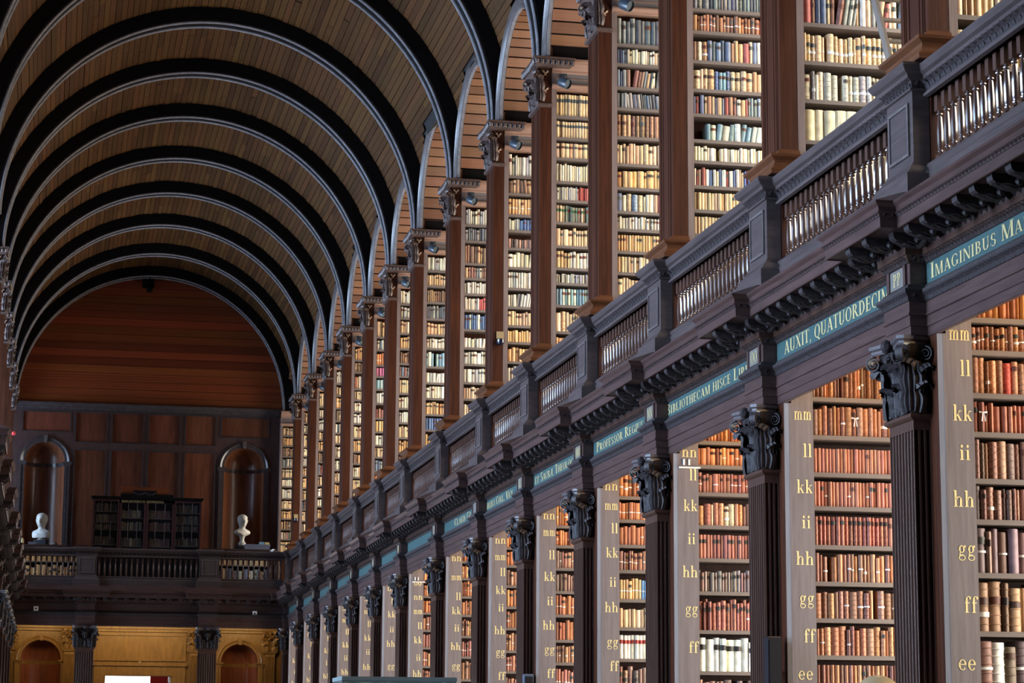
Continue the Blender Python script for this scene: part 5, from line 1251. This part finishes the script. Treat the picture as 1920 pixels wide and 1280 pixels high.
# ================================================================== SMALL THINGS ON THE GALLERY AND BELOW
def build_spot():
    o = thing('spot_lamp', None, None, (0, 0, 0))
    A = Vector((-.03, -.13, -.055)); ax = Vector((.62, -.62, -.42)).normalized()
    s1 = ax.cross(Vector((0, 0, 1))).normalized(); s2 = ax.cross(s1)
    mb = MB(); seg = 14; prof = [(.0, -.06), (.055, -.06), (.066, -.045), (.068, .07), (.06, .075), (.055, .05), (0, .05)]
    vs = []; fs = []
    for i in range(seg):
        a = 2*PI*i/seg
        for r, d in prof: vs.append(A+ax*d+(s1*math.cos(a)+s2*math.sin(a))*r)
    n = len(prof)
    for i in range(seg):
        k2 = (i+1) % seg
        for j in range(n-1): fs.append((i*n+j, k2*n+j, k2*n+j+1, i*n+j+1))
    part('lamp_head', mb.add(vs, fs), M_SPOT, o, True)
    part('bracket', MB().tube([(0, .0, .05), (0, -.07, .04), A+s2*.0+Vector((0, 0, .06))], .012, 6).box(-.035, .035, -.012, .0, .0, .1), M_SPOT, o)
    return o
SPOT = Proto(build_spot)
for k in range(2, NK):
    SPOT.at((6.045, yc(k)-.25, 9.765), f'blue-grey spotlight under the cornice of the gallery bookcase {nth(NK-k)} from the end wall', 'lamp', 'spotlights on the gallery bookcases')
for k, s in ((5, 'ninth'), (13, 'first')):
    x, y, z = (5.842, yc(k)-.262, 7.05) if k == 5 else (5.80, yc(k)-.262, 7.02)
    o = thing('dome_camera', f'black dome camera under a small brass plate on the gallery column {s} from end wall', 'camera', (x, y, z))
    part('plate', MB().box(x-.05, x+.05, y-.012, y, z-.05, z+.05), M_BRASS, o)
    part('dome', MB().lathe((x, y-.05, z-.10), [(0, -.05), (.03, -.042), (.046, -.02), (.05, .005), (.05, .03), (.03, .045), (0, .046)], 14), M_LENS, o, True)
    part('arm', MB().box(x-.02, x+.02, y-.05, y, z-.07, z-.05), M_BLK, o)
# ladder leaning on the gallery bookcase
lo, hi = Vector((6.626, 16.2, 5.2)), Vector((6.25, 17.30, 8.9))
o = thing('library_ladder', 'pale wooden ladder leaning on the gallery bookcase with the big vellum volumes', 'ladder', tuple(lo))
dv = (hi-lo).normalized(); sx_ = Vector((.36, 0, 0))
for s_ in (0, 1):
    A, B = lo+sx_*s_, hi+sx_*s_; w1, w2 = Vector((.014, 0, 0)), dv.cross(Vector((1, 0, 0)))*.04
    vs = [A-w1-w2, A+w1-w2, A+w1+w2, A-w1+w2, B-w1-w2, B+w1-w2, B+w1+w2, B-w1+w2]
    part('rail', MB().add([tuple(v) for v in vs], [(0, 1, 5, 4), (1, 2, 6, 5), (2, 3, 7, 6), (3, 0, 4, 7), (4, 5, 6, 7), (0, 3, 2, 1)]), M_LADDER, o)
L = (hi-lo).length; t_ = .25
while t_ < L-.1:
    c = lo+dv*t_
    part('rung', MB().box(c.x, c.x+.36, c.y-.03, c.y+.03, c.z-.011, c.z+.011), M_LADDER, o); t_ += .205
kn = lo+dv*((7.0-5.2)/dv.z)
part('knob', MB().lathe((kn.x+.06, kn.y-.05, kn.z-.02), [(.012, -.03), (.03, -.02), (.045, 0), (.03, .022), (.012, .035)], 12), M_YEL, o, True)
# loudspeakers on the pilasters
for x, y, z, m_, s in ((5.573, yc(1)-.36, 2.43, M_BLK, 'under plate OO'), (5.605, yc(4)-.33, 2.40, M_BLK2, 'under plate LL')):
    o = thing('loudspeaker', f'narrow dark loudspeaker fixed to the fluted pilaster {s}', 'loudspeaker', (x, y, z-.55))
    part('case', MB().ring([(x+.055, y-.06), (x-.055, y-.06), (x-.055, y+.06), (x+.055, y+.06)], [(-.008, z-.55), (0, z-.54), (0, z-.01), (-.008, z)]), m_, o)
    part('grille', MB().box(x-.045, x+.045, y-.066, y-.059, z-.53, z-.03), M_BLK, o)
    part('bracket', MB().box(x-.015, x+.015, y+.058, yc(1 if m_ is M_BLK else 4)-.215, z-.3, z-.26), M_BLK, o)
# red lamp on the opposite side
o = single('red_lamp', MB().lathe((-.985, 52.42, 8.36), [(.0, 0), (.035, .01), (.045, .05), (.03, .09), (0, .1)], 10).box(-1.08, -.98, 52.40, 52.44, 8.37, 8.39), M_RED, 'small red lamp on a column of the opposite gallery', 'lamp', (-.985, 52.42, 8.36), smooth=True)
# glass display case on the floor
cx0, cx1, cy0, cy1, ct = 2.01, 2.826, 16.0, 16.55, 2.046
o = thing('display_case', 'glass display case with pale metal top edge at the bottom of the picture', 'display case', (2.4, 16.27, 0))
part('base', MB().ring([(cx1, cy0), (cx0, cy0), (cx0, cy1), (cx1, cy1)], [(0, 0), (0, .08), (.0, 1.0), (.02, 1.02), (.02, 1.05), (0, 1.06)]), W_ENT, o)
part('top_frame', MB().box(cx0, cx1, cy0, cy0+.02, ct-.028, ct).box(cx0, cx1, cy1-.02, cy1, ct-.028, ct).box(cx0, cx0+.02, cy0+.02, cy1-.02, ct-.028, ct).box(cx1-.02, cx1, cy0+.02, cy1-.02, ct-.028, ct), M_CASE, o)
part('top_glass', MB().box(cx0+.02, cx1-.02, cy0+.02, cy1-.02, ct-.014, ct-.004), M_GLASS, o)
for nme, b_ in (('glass_pane', (cx0+.01, cx1-.01, cy0+.004, cy0+.012)), ('glass_pane', (cx0+.01, cx1-.01, cy1-.012, cy1-.004)), ('glass_pane', (cx0+.004, cx0+.012, cy0+.012, cy1-.012)), ('glass_pane', (cx1-.012, cx1-.004, cy0+.012, cy1-.012))):
    part(nme, MB().box(*b_, 1.06, ct-.028), M_GLASS, o)
bd = single('display_board', MB().box(2.05, 2.32, 16.30, 16.33, 1.06, 2.0).box(2.04, 2.33, 16.29, 16.34, 1.06, 1.09), W_BLACK, 'dark upright board standing inside the glass display case', 'board', (2.18, 16.3, 1.06))

single('wooden_prop', MB().add([(5.955, 20.80, 7.18), (5.995, 20.80, 7.18), (6.095, 20.80, 7.345), (6.04, 20.80, 7.345), (5.955, 20.86, 7.18), (5.995, 20.86, 7.18), (6.095, 20.86, 7.345), (6.04, 20.86, 7.345)],
       [(0, 1, 2, 3), (7, 6, 5, 4), (0, 4, 5, 1), (1, 5, 6, 2), (2, 6, 7, 3), (3, 7, 4, 0)]), W_COL, 'slanting dark wooden prop on the shelf of leaning green books', 'prop', (6.0, 20.8, 7.18))
